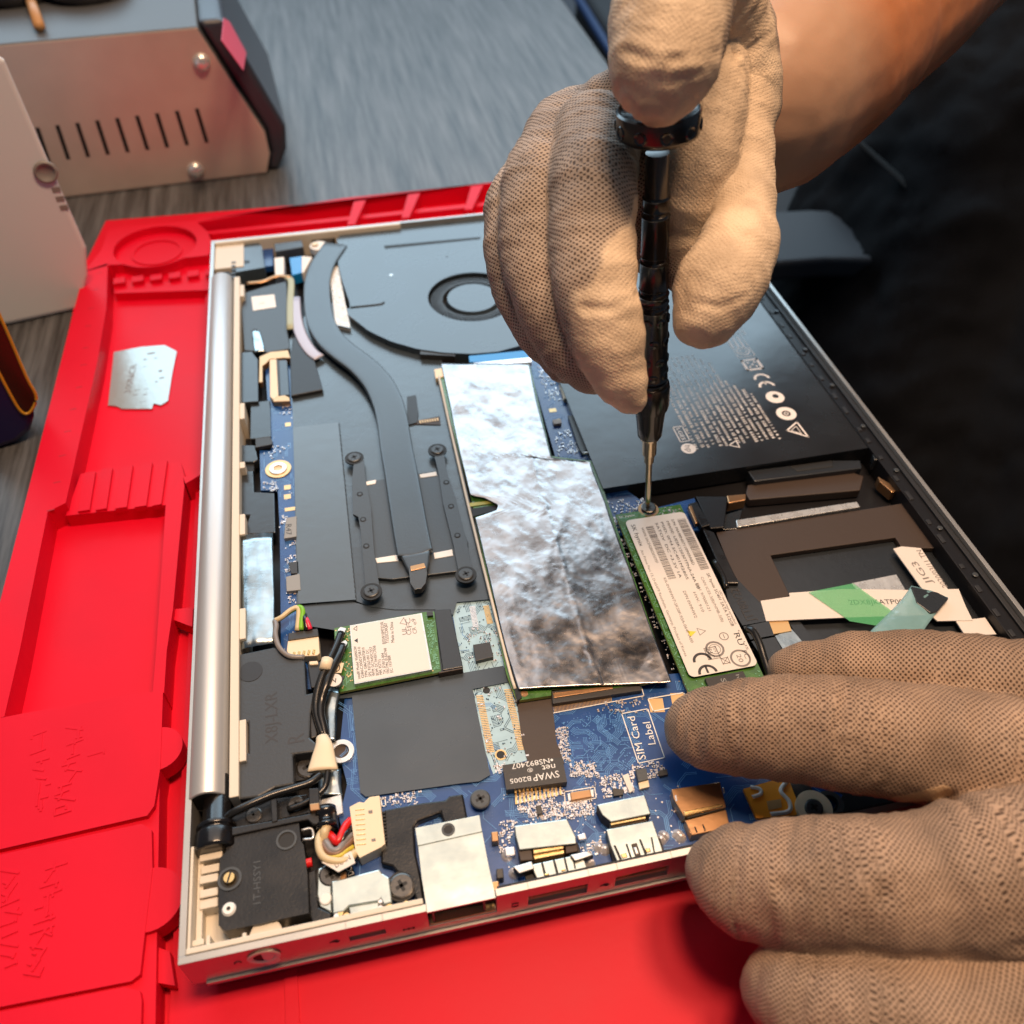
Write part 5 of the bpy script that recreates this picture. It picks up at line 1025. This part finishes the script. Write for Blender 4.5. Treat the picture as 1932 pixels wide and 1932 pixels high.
# ------------------------------------------------------------------ gloves and arm
def organic(name, chains, parent, material, voxel=1.0, smooth=6, wr=.35, coats=(), knit=True, wf=.09, ref=(0.3, -.4, .85), fold=.42, creases=()):
    """one continuous skin grown over chains of balls; chain nodes = (px, py, depth mm, radius px)"""
    bm = bmesh.new(); segs = []
    ico = bmesh.new(); bmesh.ops.create_icosphere(ico, subdivisions=3, radius=1); iv = np.array([v.co[:] for v in ico.verts]); jf = [[v.index for v in f.verts] for f in ico.faces]; ico.free()
    allv = []; allf = []; off_ = 0
    for ch in chains:
        N = [(atd(n[0], n[1], n[2]), n[3]*n[2]/FP) for n in ch]; u0 = 0
        Q = [N[0]]+N+[N[-1]]
        dense = []
        for i in range(1, len(Q)-2):
            p0_, p1_, p2_, p3_ = Q[i-1][0], Q[i][0], Q[i+1][0], Q[i+2][0]; r1_, r2_ = Q[i][1], Q[i+1][1]
            L_ = np.linalg.norm(p2_-p1_); k = max(2, int(L_/(min(r1_, r2_)*.16)))
            for t in [j/k for j in range(k)]:
                m1 = (p2_-p0_)*.5; m2 = (p3_-p1_)*.5; h00 = 2*t**3-3*t**2+1; h10 = t**3-2*t**2+t; h01 = -2*t**3+3*t**2; h11 = t**3-t**2
                dense.append((h00*p1_+h10*m1+h01*p2_+h11*m2, r1_+(r2_-r1_)*(3*t*t-2*t**3)))
        dense.append(N[-1])
        if len(N) == 1: dense = [N[0]]
        for j, (c_, r_) in enumerate(dense):
            allv.append(iv*r_+c_); allf += [[q+off_ for q in f] for f in jf]; off_ += len(iv)
            if j: segs.append((dense[j-1][0], c_, dense[j-1][1], r_, u0, np.mean([d[1] for d in dense]))); u0 += np.linalg.norm(c_-dense[j-1][0])
    V = np.concatenate(allv)
    root = np.zeros(3)
    if parent is not None: root = np.array(parent.location)/MM
    me = bpy.data.meshes.new(name); me.from_pydata([tuple((v-root)*MM) for v in V], [], allf); me.update()
    o = bpy.data.objects.new(name, me); COL.objects.link(o)
    md = o.modifiers.new('r', 'REMESH'); md.mode = 'VOXEL'; md.voxel_size = voxel*MM; md.use_smooth_shade = True
    sm = o.modifiers.new('s', 'SMOOTH'); sm.factor = .5; sm.iterations = smooth
    dg = bpy.context.evaluated_depsgraph_get(); dg.update(); me2 = bpy.data.meshes.new_from_object(o.evaluated_get(dg))
    o.modifiers.clear(); o.data = me2; bpy.data.meshes.remove(me)
    n = len(me2.vertices); co = np.empty(n*3); me2.vertices.foreach_get('co', co); co = co.reshape(-1, 3)/MM+root
    nr = np.array([v.normal[:] for v in me2.vertices])
    # wrinkles
    d = np.array([noise.noise(Vector(c)*wf)*1.0+.5*noise.noise(Vector(c)*wf*2.7)+.22*(1-2*abs(noise.noise(Vector(c)*wf*4))) for c in co])
    co2 = co+nr*(d*wr)[:, None]
    # knit coordinates
    best = np.full(n, 1e9); U = np.zeros(n); Vv = np.zeros(n); rf = np.array(ref)
    for a_, b_, ra, rb, u0, rm in segs:
        e = b_-a_; L2 = e@e+1e-9; t = np.clip(((co-a_)@e)/L2, 0, 1); c_ = a_+t[:, None]*e; dd = co-c_; ds = np.linalg.norm(dd, axis=1)-(ra+(rb-ra)*t)
        m_ = ds < best; eh = e/np.sqrt(L2); A = rf-(rf@eh)*eh; A /= np.linalg.norm(A)+1e-9; B = np.cross(eh, A)
        ang = np.arctan2(dd@B, dd@A); uu = u0+((co-a_)@eh)
        best[m_] = ds[m_]; U[m_] = uu[m_]; Vv[m_] = (ang*rm)[m_]
    if knit:
        f_ = np.array([(1-2.2*abs(noise.noise(Vector((u_*.11, v_*.035, 5)))))+.5*(1-2.2*abs(noise.noise(Vector((u_*.27+v_*.05, v_*.07, 9))))) for u_, v_ in zip(U, Vv)])
        co2 = co2+nr*(f_*fold)[:, None]
    for pts, cr_r, cr_d in creases:
        dm = np.full(n, 1e9)
        for a_, b_ in zip(pts[:-1], pts[1:]):
            e = b_-a_; t = np.clip(((co-a_)@e)/(e@e), 0, 1); dm = np.minimum(dm, np.linalg.norm(co-(a_+t[:, None]*e), axis=1))
        co2 = co2-nr*(cr_d*np.exp(-(dm/cr_r)**2)-.35*cr_d*np.exp(-((dm-1.9*cr_r)/cr_r)**2))[:, None]
    me2.vertices.foreach_set('co', ((co2-root)*MM).ravel())
    kn = me2.attributes.new('knit', 'FLOAT_VECTOR', 'POINT'); kn.data.foreach_set('vector', np.stack([U, Vv, np.zeros(n)], 1).ravel())
    cv = np.zeros(n)
    for c3, r_ in coats: cv = np.maximum(cv, np.clip(1-np.linalg.norm(co-np.array(c3), axis=1)/r_*.5, 0, 1))
    cat = me2.attributes.new('coat', 'FLOAT', 'POINT'); cat.data.foreach_set('value', cv)
    me2.materials.clear(); me2.materials.append(MT[material]); me2.polygons.foreach_set('use_smooth', [True]*len(me2.polygons)); me2.polygons.foreach_set('material_index', [0]*len(me2.polygons)); me2.update()
    if parent is not None: o.parent = parent
    return o
person = thing('person', atd(1560, 50, 290), 'person in tan knit gloves, one hand turning a screwdriver and the other pressing the laptop', 'person')
RH = [
 [(1285,-110,200,118),(1275,-40,192,116),(1263,40,186,111),(1254,105,184,104),(1246,145,184,84),(1243,163,184,66)],      # index finger on the cap
 [(1310,-80,205,110),(1370,40,222,80),(1395,120,228,72),(1400,200,232,72)],
 [(1395,100,230,68),(1392,190,230,72),(1388,270,228,68),(1396,350,224,62),(1401,425,217,62),(1384,485,212,76),(1357,540,209,82),(1335,587,208,64),(1325,608,208,46)],   # thumb
 [(1335,120,224,74),(1322,200,222,84),(1308,290,221,86),(1296,365,224,76),(1292,440,229,66),(1296,500,231,52)],
 [(1180,300,240,100),(1260,260,245,105),(1330,330,240,105),(1340,430,238,90),(1340,500,236,60)],
 [(1250,380,248,95),(1240,450,246,70)],
 [(1125,262,224,84),(1118,350,212,82),(1118,450,208,80),(1124,540,206,78),(1142,630,206,70),(1165,700,208,52),(1186,745,210,32),(1194,758,210,22)],   # middle
 [(1075,262,234,82),(1030,350,224,80),(1018,450,219,74),(1035,550,217,70),(1075,640,217,64),(1118,700,217,42)],   # ring
 [(1035,320,242,70),(988,380,232,66),(972,450,228,58),(984,530,226,56),(1022,610,225,54),(1070,680,224,40)],   # little
 [(1190,170,232,50),(1130,220,236,60),(1075,260,244,75),(1150,330,245,90)],
]
def surf(px, py, chains):           # visible surface point of the chains under a pixel
    best = None; near = None
    for ch in chains:
        for i in range(len(ch)):
            for k in range(8 if i < len(ch)-1 else 1):
                n = np.array(ch[i], float) if k == 0 else np.array(ch[i])*(1-k/8)+np.array(ch[i+1])*k/8
                r = n[3]*n[2]/FP; q = math.hypot(px-n[0], py-n[1])/n[3]
                if q < 1:
                    d = n[2]-r*math.sqrt(1-q*q)
                    if best is None or d < best: best = d
                if near is None or q < near[0]: near = (q, n[2])
    return atd(px, py, near[1] if best is None else best)
def band(chains, pts, r, step=9):
    out = []
    for (xa_, ya_), (xb_, yb_) in zip(pts[:-1], pts[1:]):
        n_ = max(1, int(math.hypot(xb_-xa_, yb_-ya_)/step))
        out += [(surf(xa_+(xb_-xa_)*k/n_, ya_+(yb_-ya_)*k/n_, chains), r) for k in range(n_+1)]
    return out
cr_ = (band(RH, [(1255,-40),(1250,60),(1246,190)], 15, 20)+band(RH, [(1395,60),(1405,200),(1375,330),(1330,430)], 14, 20)+band(RH, [(1300,220),(1300,400)], 13, 20)+band(RH, [(1390,380),(1375,480),(1335,600)], 13, 15)
       +band(RH, [(1196,400),(1190,470)], 3.5)+band(RH, [(1188,490),(1170,560),(1160,620)], 7)+band(RH, [(1160,610),(1165,680),(1188,740)], 10)+band(RH, [(1110,620),(1125,690),(1165,735)], 5))
def crz(chains, pts, r, d): return ([surf(x_, y_, chains) for x_, y_ in pts], r, d)
RC = [crz(RH, [(1392,60),(1385,110),(1350,150),(1340,200)], .9, 1.1), crz(RH, [(1400,560),(1360,580),(1310,572)], .9, .3),
      crz(RH, [(1185,200),(1190,300),(1198,380)], 1.0, .5), crz(RH, [(1195,560),(1150,585),(1100,580)], 1.0, .5), crz(RH, [(1170,95),(1250,118),(1345,100)], .9, .5), crz(RH, [(1185,140),(1250,160),(1320,140)], .9, .35),
      crz(RH, [(1290,240),(1330,270),(1390,275)], 1.2, .35)]
gl = organic('glove', RH, person, 'glove', .75, 4, .40, cr_, creases=RC)
tag(gl, 'tan glove gripping the black screwdriver')
LH = [
 [(1322,1374,216,64),(1350,1374,213,76),(1400,1373,209,87),(1500,1374,204,97),(1620,1386,200,106),(1760,1406,198,111),(1900,1440,196,122),(2060,1480,196,135)],       # index
 [(1495,1268,224,42),(1545,1266,222,56),(1640,1270,219,76),(1780,1285,214,92),(1950,1310,210,100),(2080,1340,208,110)],       # further finger
 [(1372,1645,192,74),(1420,1662,188,102),(1500,1668,184,116),(1620,1668,180,124),(1750,1668,178,130),(1900,1650,176,150),(2060,1640,176,170)],    # thumb side finger
 [(1478,1868,180,76),(1540,1890,176,100),(1650,1915,172,118),(1800,1930,170,128),(1960,1900,170,140),(2080,1850,172,160)],
 [(1520,2050,176,90),(1700,2080,172,110),(1900,2060,172,130)],
 [(1930,1500,200,110),(1950,1640,192,130),(1970,1800,184,140)],
 [(2080,1400,208,130),(2100,1600,196,180),(2100,1800,190,180)],
]
cl_ = band(LH, [(1700,1496),(1775,1492)], 2.2, 5)
LC = [crz(LH, [(1400,1285),(1392,1370),(1405,1465)], 1.1, .45), crz(LH, [(1600,1290),(1585,1390),(1600,1500)], 1.4, .7), crz(LH, [(1625,1295),(1612,1390),(1630,1500)], 1.2, .4), crz(LH, [(1500,1545),(1475,1650),(1500,1780)], 1.4, .7), crz(LH, [(1530,1550),(1508,1650),(1535,1780)], 1.2, .4),
      crz(LH, [(1680,1560),(1660,1660),(1690,1780)], 1.5, .6), crz(LH, [(1785,1500),(1850,1530),(1932,1540)], 1.4, .9), crz(LH, [(1860,1810),(1900,1800),(1932,1790)], 1.4, .9), crz(LH, [(1620,1215),(1610,1250),(1625,1275)], 1.1, .5), crz(LH, [(1560,1830),(1545,1900),(1570,1932)], 1.3, .6)]
gl2 = organic('glove', LH, person, 'glove2', .8, 4, .40, cl_, creases=LC)
tag(gl2, 'tan knit glove with fingers spread over the laptop corner')
organic('forearm', [[(1380,205,258,150),(1440,165,266,196),(1510,96,276,206),(1552,52,284,208),(1572,30,288,192),(1592,10,292,208),(1700,-98,312,212),(1850,-250,336,216),(1990,-390,356,220)]], person, 'skin', 1.5, 5, .35, [(atd(1420,150,250), 36)], knit=False, wf=.05)
# dark trousers and shirt of the seated person, below the desk edge on the right
b = MB(); SCL = []
o = organic('trousers', [[(1560,1000,640,260),(1700,700,640,280),(1850,300,660,300),(2000,-50,700,320)], [(1700,1300,620,260),(1950,900,600,300),(2150,500,600,320)]], person, 'jeans', 6, 6, 9, (), wf=.022)

b = MB(); b.tube([tuple(atd(x_, y_, 560)) for x_, y_ in ((1600,250),(1640,285),(1760,395),(1862,500))], lambda t: 1.5+5*t, 'strap', 12, ry=1.0); b.build('seam_tape', person)
# ------------------------------------------------------------------ chair behind, right
ch = thing('office_chair', atd(1500, 560, 620), 'black office chair with a grey padded arm and blue piping, beyond the desk edge', 'chair')
b = MB(); seat = [atd(*q, 1) for q in ()]
def plz_(pts, z): return [tuple(at(*p, z)[:2]) for p in pts]
b.prism(plz_([(1085,-40),(1500,-40),(1560,350),(1700,560),(1700,800),(1480,520),(1330,330),(1210,150)], -150), -210, -150, 'navy'); b.build('seat', ch, bevel=12, seg=4)
b = MB(); b.tube([(*at(x_, y_, -148)[:2], -148) for x_, y_ in ((1050,-60),(1092,0),(1130,62),(1180,140),(1250,240))], 5, 'piping', 10); b.build('piping', ch)
b = MB(); b.prism(plz_([(1380,402),(1530,394),(1640,402),(1706,476),(1700,490),(1560,488),(1400,500)], -90), -104, -90, 'armr'); b.build('armrest', ch, bevel=3, seg=3)

# ------------------------------------------------------------------ red repair mat
zc, zf = -13.5, -22.6
def inn(px, py, z=zc): return tuple(at(px, py, z)[:2])
def ci(f, x, y, z=zc): return inn(*fr(f, x, y), z)
def plate_hole(mb, outer, c, R_, z0, z1, m, n=72):
    vs = []; c = np.array(c)
    for i in range(n):
        a = 2*math.pi*i/n; t = rayhit(c, a, outer) or R_+.5; d = np.array((math.cos(a), math.sin(a))); t = max(t, R_+.3)
        for r, z in ((R_, z0), (R_, z1), (t, z1), (t, z0)): vs.append((*(c+d*r), z))
    mb.add(vs, [[4*i+k, 4*i+k+1, 4*((i+1) % n)+k+1, 4*((i+1) % n)+k] for i in range(n) for k in range(3)], m)
b = MB()
b.prism([(-7,-120),(243,-120),(243,352),(-7,352)], -23.9, -20.2, 'red')
b.prism([(-64,-120),(-6.9,-120),(-6.9,352),(243,352.1),(243,374),(-60,386),(-66,340)], -23.9, zf, 'red')
# left rim with its inner step
b.prism([inn(158,512), inn(203,497), inn(200.5,581), ci('C',550,300), ci('C',460,700), ci('C',370,1100), inn(90,965), inn(37,1227), inn(8,1352), (inn(0,1135)[0]-.8, inn(8,1352)[1]-1), inn(0,1135)], -23, zc, 'red')
# corner block with a round well
corner = [inn(205,432), inn(240,426), ci('A',1100,1245), ci('A',1175,1310), inn(398,455), ci('A',1180,1440), ci('A',900,1470), ci('A',645,1495), inn(203,499), inn(158,514), inn(180,486), inn(192,470)]
wc_ = np.array(ci('A', 876, 1388)); wr_ = np.linalg.norm(np.array(ci('A', 1108, 1372))-wc_)
plate_hole(b, corner, wc_, wr_, -23, zc, 'red')
b.disc(wc_, wr_+.5, -23, zc-3.6, 'red', 56); b.ring(wc_, wr_*.55, wr_*.62, -20, zc-2.9, 'red', 48)
# long pocket along the top
b.prism([ci('A',1100,1245), inn(378,410), inn(945,342), (243, 373), (243, 367.5), ci('A',1932,1120), ci('A',1500,1190), ci('A',1112,1256)], -23, zc, 'red')
b.prism([ci('A',1150,1305,-17), inn(398,441,-17), inn(945,384,-17), (243,346), (243,352), inn(945,378,-17)], -23, -17.2, 'red')
for x_ in (1225, 1470, 1755, 2010):
    p_ = [((250+q[0]/1.5456)*.645722, (500+q[1]/1.5456)*.645722) for q in ((x_-14, 135-(x_-1225)*.13), (x_+40, 128-(x_-1225)*.13), (x_-10, 238-(x_-1225)*.13), (x_-44, 240-(x_-1225)*.13))]
    b.prism([inn(*q) for q in p_], -23, zc-.3, 'red')
# stepped rack below the well
b.prism([ci('A',648,1500,-17), ci('A',1190,1452,-17), ci('A',1190,1620,-17), ci('A',640,1640,-17)], -23, -18.4, 'red')
for i in range(6):
    b.prism([ci('A', a_, c_, -16.2) for a_, c_ in ((640+i*104, 1572-i*10), (705+i*104, 1562-i*10), (705+i*104, 1592-i*10), (640+i*104, 1602-i*10))], -22, -16.2, 'red')
# ribbed shelf
zs = -17.2
b.prism([ci('C',455,935,zs), ci('C',1020,868,zs), ci('C',1045,960,zs), ci('C',1025,1100,zs), ci('C',935,1112,zs), ci('C',370,1172,zs), ci('C',400,1090,zs)], -23, zs, 'red')
for i, q in enumerate(((480,950,540),(580,930,635),(690,915,750),(800,900,860),(900,888,945))):
    b.prism([ci('C', a_, c_, zs+1) for a_, c_ in ((q[0], q[1]-20), (q[2], q[1]-26), (q[2]-34, 1140-8*i), (q[0]-40, 1150-8*i))], zs-1, zs+1.2, 'red')
# right rim of the lower pocket
b.prism([ci('C',935,1100), ci('C',1030,950), ci('C',1040,1000), ci('C',975,1700), ci('C',940,1932), ci('D',925,60), ci('D',860,66), ci('C',880,1932)], -23, zc-.2, 'red')
b.prism([ci('C',1030,950), ci('C',1130,910), ci('C',1130,935), ci('C',1045,985)], -23, zc-.5, 'red')
# flat panels
P3 = lambda lst, z=zc: [ci('D', *q, z) for q in lst]
b.prism(P3([(-260,240),(30,198),(160,172),(920,45),(905,480),(870,700),(830,755),(0,945),(-260,1010)]), -23, zc-.05, 'red')
b.prism(P3([(-260,1050),(0,975),(800,800),(855,835),(860,1060),(820,1390),(790,1650),(740,1690),(0,1835),(-260,1890)]), -23, zc-.1, 'red')
b.prism(P3([(-260,1925),(0,1865),(700,1725),(790,1745),(800,1800),(780,2500),(-260,2500)]), -23, zc, 'red')
b.prism(P3([(-260,230),(900,50),(850,2600),(-260,2600)]), -23, zc-1.8, 'red')
b.disc(ci('D', 888, 375), 6.5, -19, zc-.25, 'red', 40); b.disc(ci('D', 845, 1225), 7.6, -19, zc-.3, 'red', 40)
b.prism([ci('C', *p_, -16) for p_ in ((975,1700),(1090,1690),(1085,1800),(980,1760))], -20, -16, 'red')
b.prism(plz_([(278,1780),(320,1795),(330,1860),(275,1850)], -17), -20.2, -17, 'red')
b.prism(plz_([(536,1820),(560,1815),(568,1990),(540,1990)], -19.6), -20.2, -19.6, 'red')
# tick marks pressed into the rim
for i, (x_, y_) in enumerate(((577,1540),(560,1635),(530,1740),(515,1840),(500,1963),(490,2060),(465,2185),(430,2310),(400,2435),(370,2572),(340,2722),(303,2880))):
    b.obox(ci('A', x_-18, y_), (1, .12), 2.4, .45, zc-.02, zc+.05, 'redd')
# worn embossed lettering: only its broken strokes are left
rs = random.Random(4)
for (x0_, y0_, x1_, y1_, n_) in ((215,290,235,700,9),(440,260,350,740,13),(60,1070,40,1600,10),(310,1040,190,1650,13),(560,400,600,420,1)):
    for k in range(n_):
        t = k/max(1, n_-1); cx_ = x0_+(x1_-x0_)*t; cy_ = y0_+(y1_-y0_)*t
        p_ = np.array(ci('D', cx_, cy_)); a_ = math.radians(rs.choice((8, 14, -20, 60, 95))); u_ = np.array((math.cos(a_), math.sin(a_)))
        L_ = rs.uniform(2.5, 5.5); ze_ = zc+.07+k*.008; b.obox(p_+np.array((rs.uniform(-1, 1), 0)), u_, L_, .6, zc-.3, ze_, 'red')
        if rs.random() < .6: b.obox(p_+np.array((rs.uniform(-2, 2), rs.uniform(-1, 1))), (-u_[1], u_[0]), L_*.4, .5, zc-.3, ze_+.004, 'red')
mat_ = b.build('repair_mat', bevel=.8, seg=3); tag(mat_, 'red silicone repair mat with tool pockets and embossed panels under the laptop', 'mat')
b = MB()
zk = zf+.1
stk = [ci('C', *q, zk) for q in ((645,255),(720,240),(800,225),(930,215),(1000,250),(975,370),(950,530),(910,555),(870,545),(860,575),(690,575),(660,560),(612,555))]
b.prism(stk, zk, zk+.6, 'sticker')
def W3(x, y): return inn((300+x/7.4308)*.645722, (1000+y/7.4308)*.645722, zk)
for x_, y_, l_, w_ in ((1060,265,3.2,1.1),(930,400,1.6,.8),(1160,370,1.4,.7),(930,555,1.8,.4),(1260,650,1.6,1.3),(1290,800,2.0,1.0),(1180,880,1.2,.8),(770,1060,2.2,.4),(960,1035,1.6,.4),(720,1170,1.8,.6),(930,1160,1.8,.6),(880,1320,2.4,.3)):   # worn marks
    b.obox(W3(x_, y_), (1, .1), l_, w_, zk+.5, zk+.63, 'inkl')
for s_, a_, c_, h_ in (('300NCR', (610,1130), (750,500), 3.6),):
    b.text(s_, W3(*a_), W3(*c_), zk+.64, 'inkl', h=h_)
o = b.build('sticker', bevel=.3); tag(o, 'torn silver sticker with worn grey lettering stuck in the mat pocket', 'sticker')

# ------------------------------------------------------------------ metal box, back left
B0 = at(*fr('A', 390, 1118), -24); B1 = at(*fr('A', 1510, 982), -24); uB = (B1-B0); uB /= np.linalg.norm(uB); nB = np.array((-uB[1], uB[0], 0.))
st_ = thing('soldering_station', (B0+B1)/2, 'metal box with vent slots, domed screws and a dark front, behind the mat', 'device')
fp = [atp(*fr('A', x_, y_), B0, nB) for x_, y_ in ((1510,980),(1528,870),(1500,745),(1112,150))]
L0 = B0-uB*150; hz = fp[-1][2]
prof = [fp[0]+np.array((0,0,0)), fp[1], fp[2], fp[3], np.array((L0[0], L0[1], hz)), np.array((L0[0], L0[1], -24.))]
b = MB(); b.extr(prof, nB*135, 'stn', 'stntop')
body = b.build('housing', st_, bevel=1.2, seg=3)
b = MB(); pp = [prof[0]+uB*.3, prof[1]+uB*.3, prof[2]+uB*.3, prof[3]+uB*.3+np.array((0,0,1.5))]; oo = [p_+uB*(7+2*i) for i, p_ in enumerate(pp)]
b.extr([p_-nB*(-3) for p_ in (pp+oo[::-1])], nB*120, 'bezel'); b.build('front_panel', st_, bevel=3, seg=3)
b = MB()
for i in range(10):
    a_ = atp(*fr('A', 1110-i*112.5, 612+i*13.5), B0, nB); c_ = atp(*fr('A', 1168-i*111.5, 805+i*13.5), B0, nB)
    d_ = (c_-a_); ww = uB*1.0; b.extr([a_-ww-nB*.15, a_+ww-nB*.15, c_+ww-nB*.15, c_-ww-nB*.15], nB*.1, 'dark')
b.build('vent_slots', st_)
for x_, y_ in ((1138,352),(1105,960)):
    c_ = atp(*fr('A', x_, y_), B0, nB); b = MB(); lathe(b, [(0, 4.4), (-1.2, 4.2), (-2.4, 3.2), (-3.0, 1.6), (-3.1, .1)], c_, nB, 'chrome', 28, False); b.build('screw', st_)
# pink sticker on the dark front
pn = np.cross(oo[2]-pp[2]+nB*0, nB); e_ = (oo[3]-oo[2]); pn = np.cross(e_, nB); pn /= np.linalg.norm(pn)
sk_ = [atp(*fr('A', *q), oo[2], pn) for q in ((1258,105),(1290,125),(1385,300),(1368,400),(1245,232))]
sgn = 1 if np.dot(pn, CAM-oo[2]) > 0 else -1
b = MB(); b.extr([p_+pn*sgn*.3 for p_ in sk_], pn*sgn*.3, 'pink'); b.build('pink_sticker', st_)
# objects on the box
def attop(px, py): return at(px, py, hz+.1)
q = attop(*fr('A', 100, 20)); b = MB(); lathe(b, [(0, 26), (6, 30), (14, 26), (20, 10), (20.5, .2)], (q[0]-4, q[1]+18, hz), (0, 0, 1), 'glass', 40); o = b.build('glass_dish', loc=(q[0]-4, q[1]+18, hz)); tag(o, 'dark glass dish on top of the metal box, left of the tan stick', 'dish')
q = attop(*fr('A', 480, 20)); b = MB(); lathe(b, [(0, 20), (5, 23), (12, 20), (16, 8), (16.5, .2)], (q[0], q[1]+16, hz), (0, 0, 1), 'glass', 40); o = b.build('glass_dish', loc=(q[0], q[1]+16, hz)); tag(o, 'smaller dark glass dish on the metal box, right of the tan stick', 'dish')
a_ = attop(*fr('A', 235, 185)); c_ = attop(*fr('A', 165, -20)); b = MB(); b.tube([(a_[0], a_[1], hz+3), (c_[0], c_[1], hz+3)], 2.6, 'tan', 12, sub=1); o = b.build('wooden_stick', loc=tuple(a_)); tag(o, 'thin tan stick lying across the metal box top', 'stick')
# white box
C0 = at(*fr('A', 60, 1840), -24); C1 = at(*fr('A', 470, 1750), -24); uC = C1-C0; uC /= np.linalg.norm(uC); nC = np.array((-uC[1], uC[0], 0.))
wp = [atp(*fr('A', x_, y_), C0, nC) for x_, y_ in ((-260,1900),(60,1840),(470,1750),(508,1560),(500,1400),(280,895),(40,340),(0,308),(-260,290))]
b = MB(); b.extr(wp, np.array((-.62, .78, 0))*55, 'whitebox'); 
wb = b.build('adapter_box', bevel=3, seg=4, loc=tuple(C0)); tag(wb, 'plain off-white plastic box with a round button, left of the mat', 'box')
c_ = atp(*fr('A', 258, 970), C0, nC); b = MB(); lathe(b, [(0, 4.6), (-1, 4.4), (-1.2, 3.5), (-.6, 3.2), (-.6, .1)], c_, nC, 'inkl', 28, False); o = b.build('button', wb)
b = MB(); 
for k in range(3):
    c_ = atp(*fr('A', 300+22*k, 1090+50*k), C0, nC)-nC*.1; b.extr([c_, c_+uC*3.2, c_+uC*3.2+np.array((0,0,2.2)), c_+np.array((0,0,2.2))], -nC*.05, 'inkl')
b.build('faded_marking', wb)
# purple case
D0 = at(*fr('C', 0, 803), -24); nD = np.array((-.25, .97, 0)); nD /= np.linalg.norm(nD)
dp = [atp(*fr('C', x_, y_), D0, nD) for x_, y_ in ((-140,835),(0,803),(110,765),(185,700),(208,620),(208,490),(150,350),(60,150),(0,28),(-140,-250))]
pc = thing('tool_case', D0, 'dark purple case with an orange-rimmed window at the left edge', 'case')
b = MB(); b.extr(dp, np.array((-.5, .86, 0))*35, 'purple'); b.build('shell', pc, bevel=3, seg=3)
wn = [atp(*fr('C', x_, y_), D0, nD)-nD*.3 for x_, y_ in ((-80,-130),(0,45),(60,180),(150,390),(198,480),(200,530),(165,588),(120,582),(60,490),(-80,220))]
b = MB(); b.tube([tuple(p_) for p_ in wn], .6, 'orange', 8, sub=3); b.build('window_rim', pc)
b = MB(); b.extr(wn, -nD*.1, 'brownglass'); b.build('window', pc)
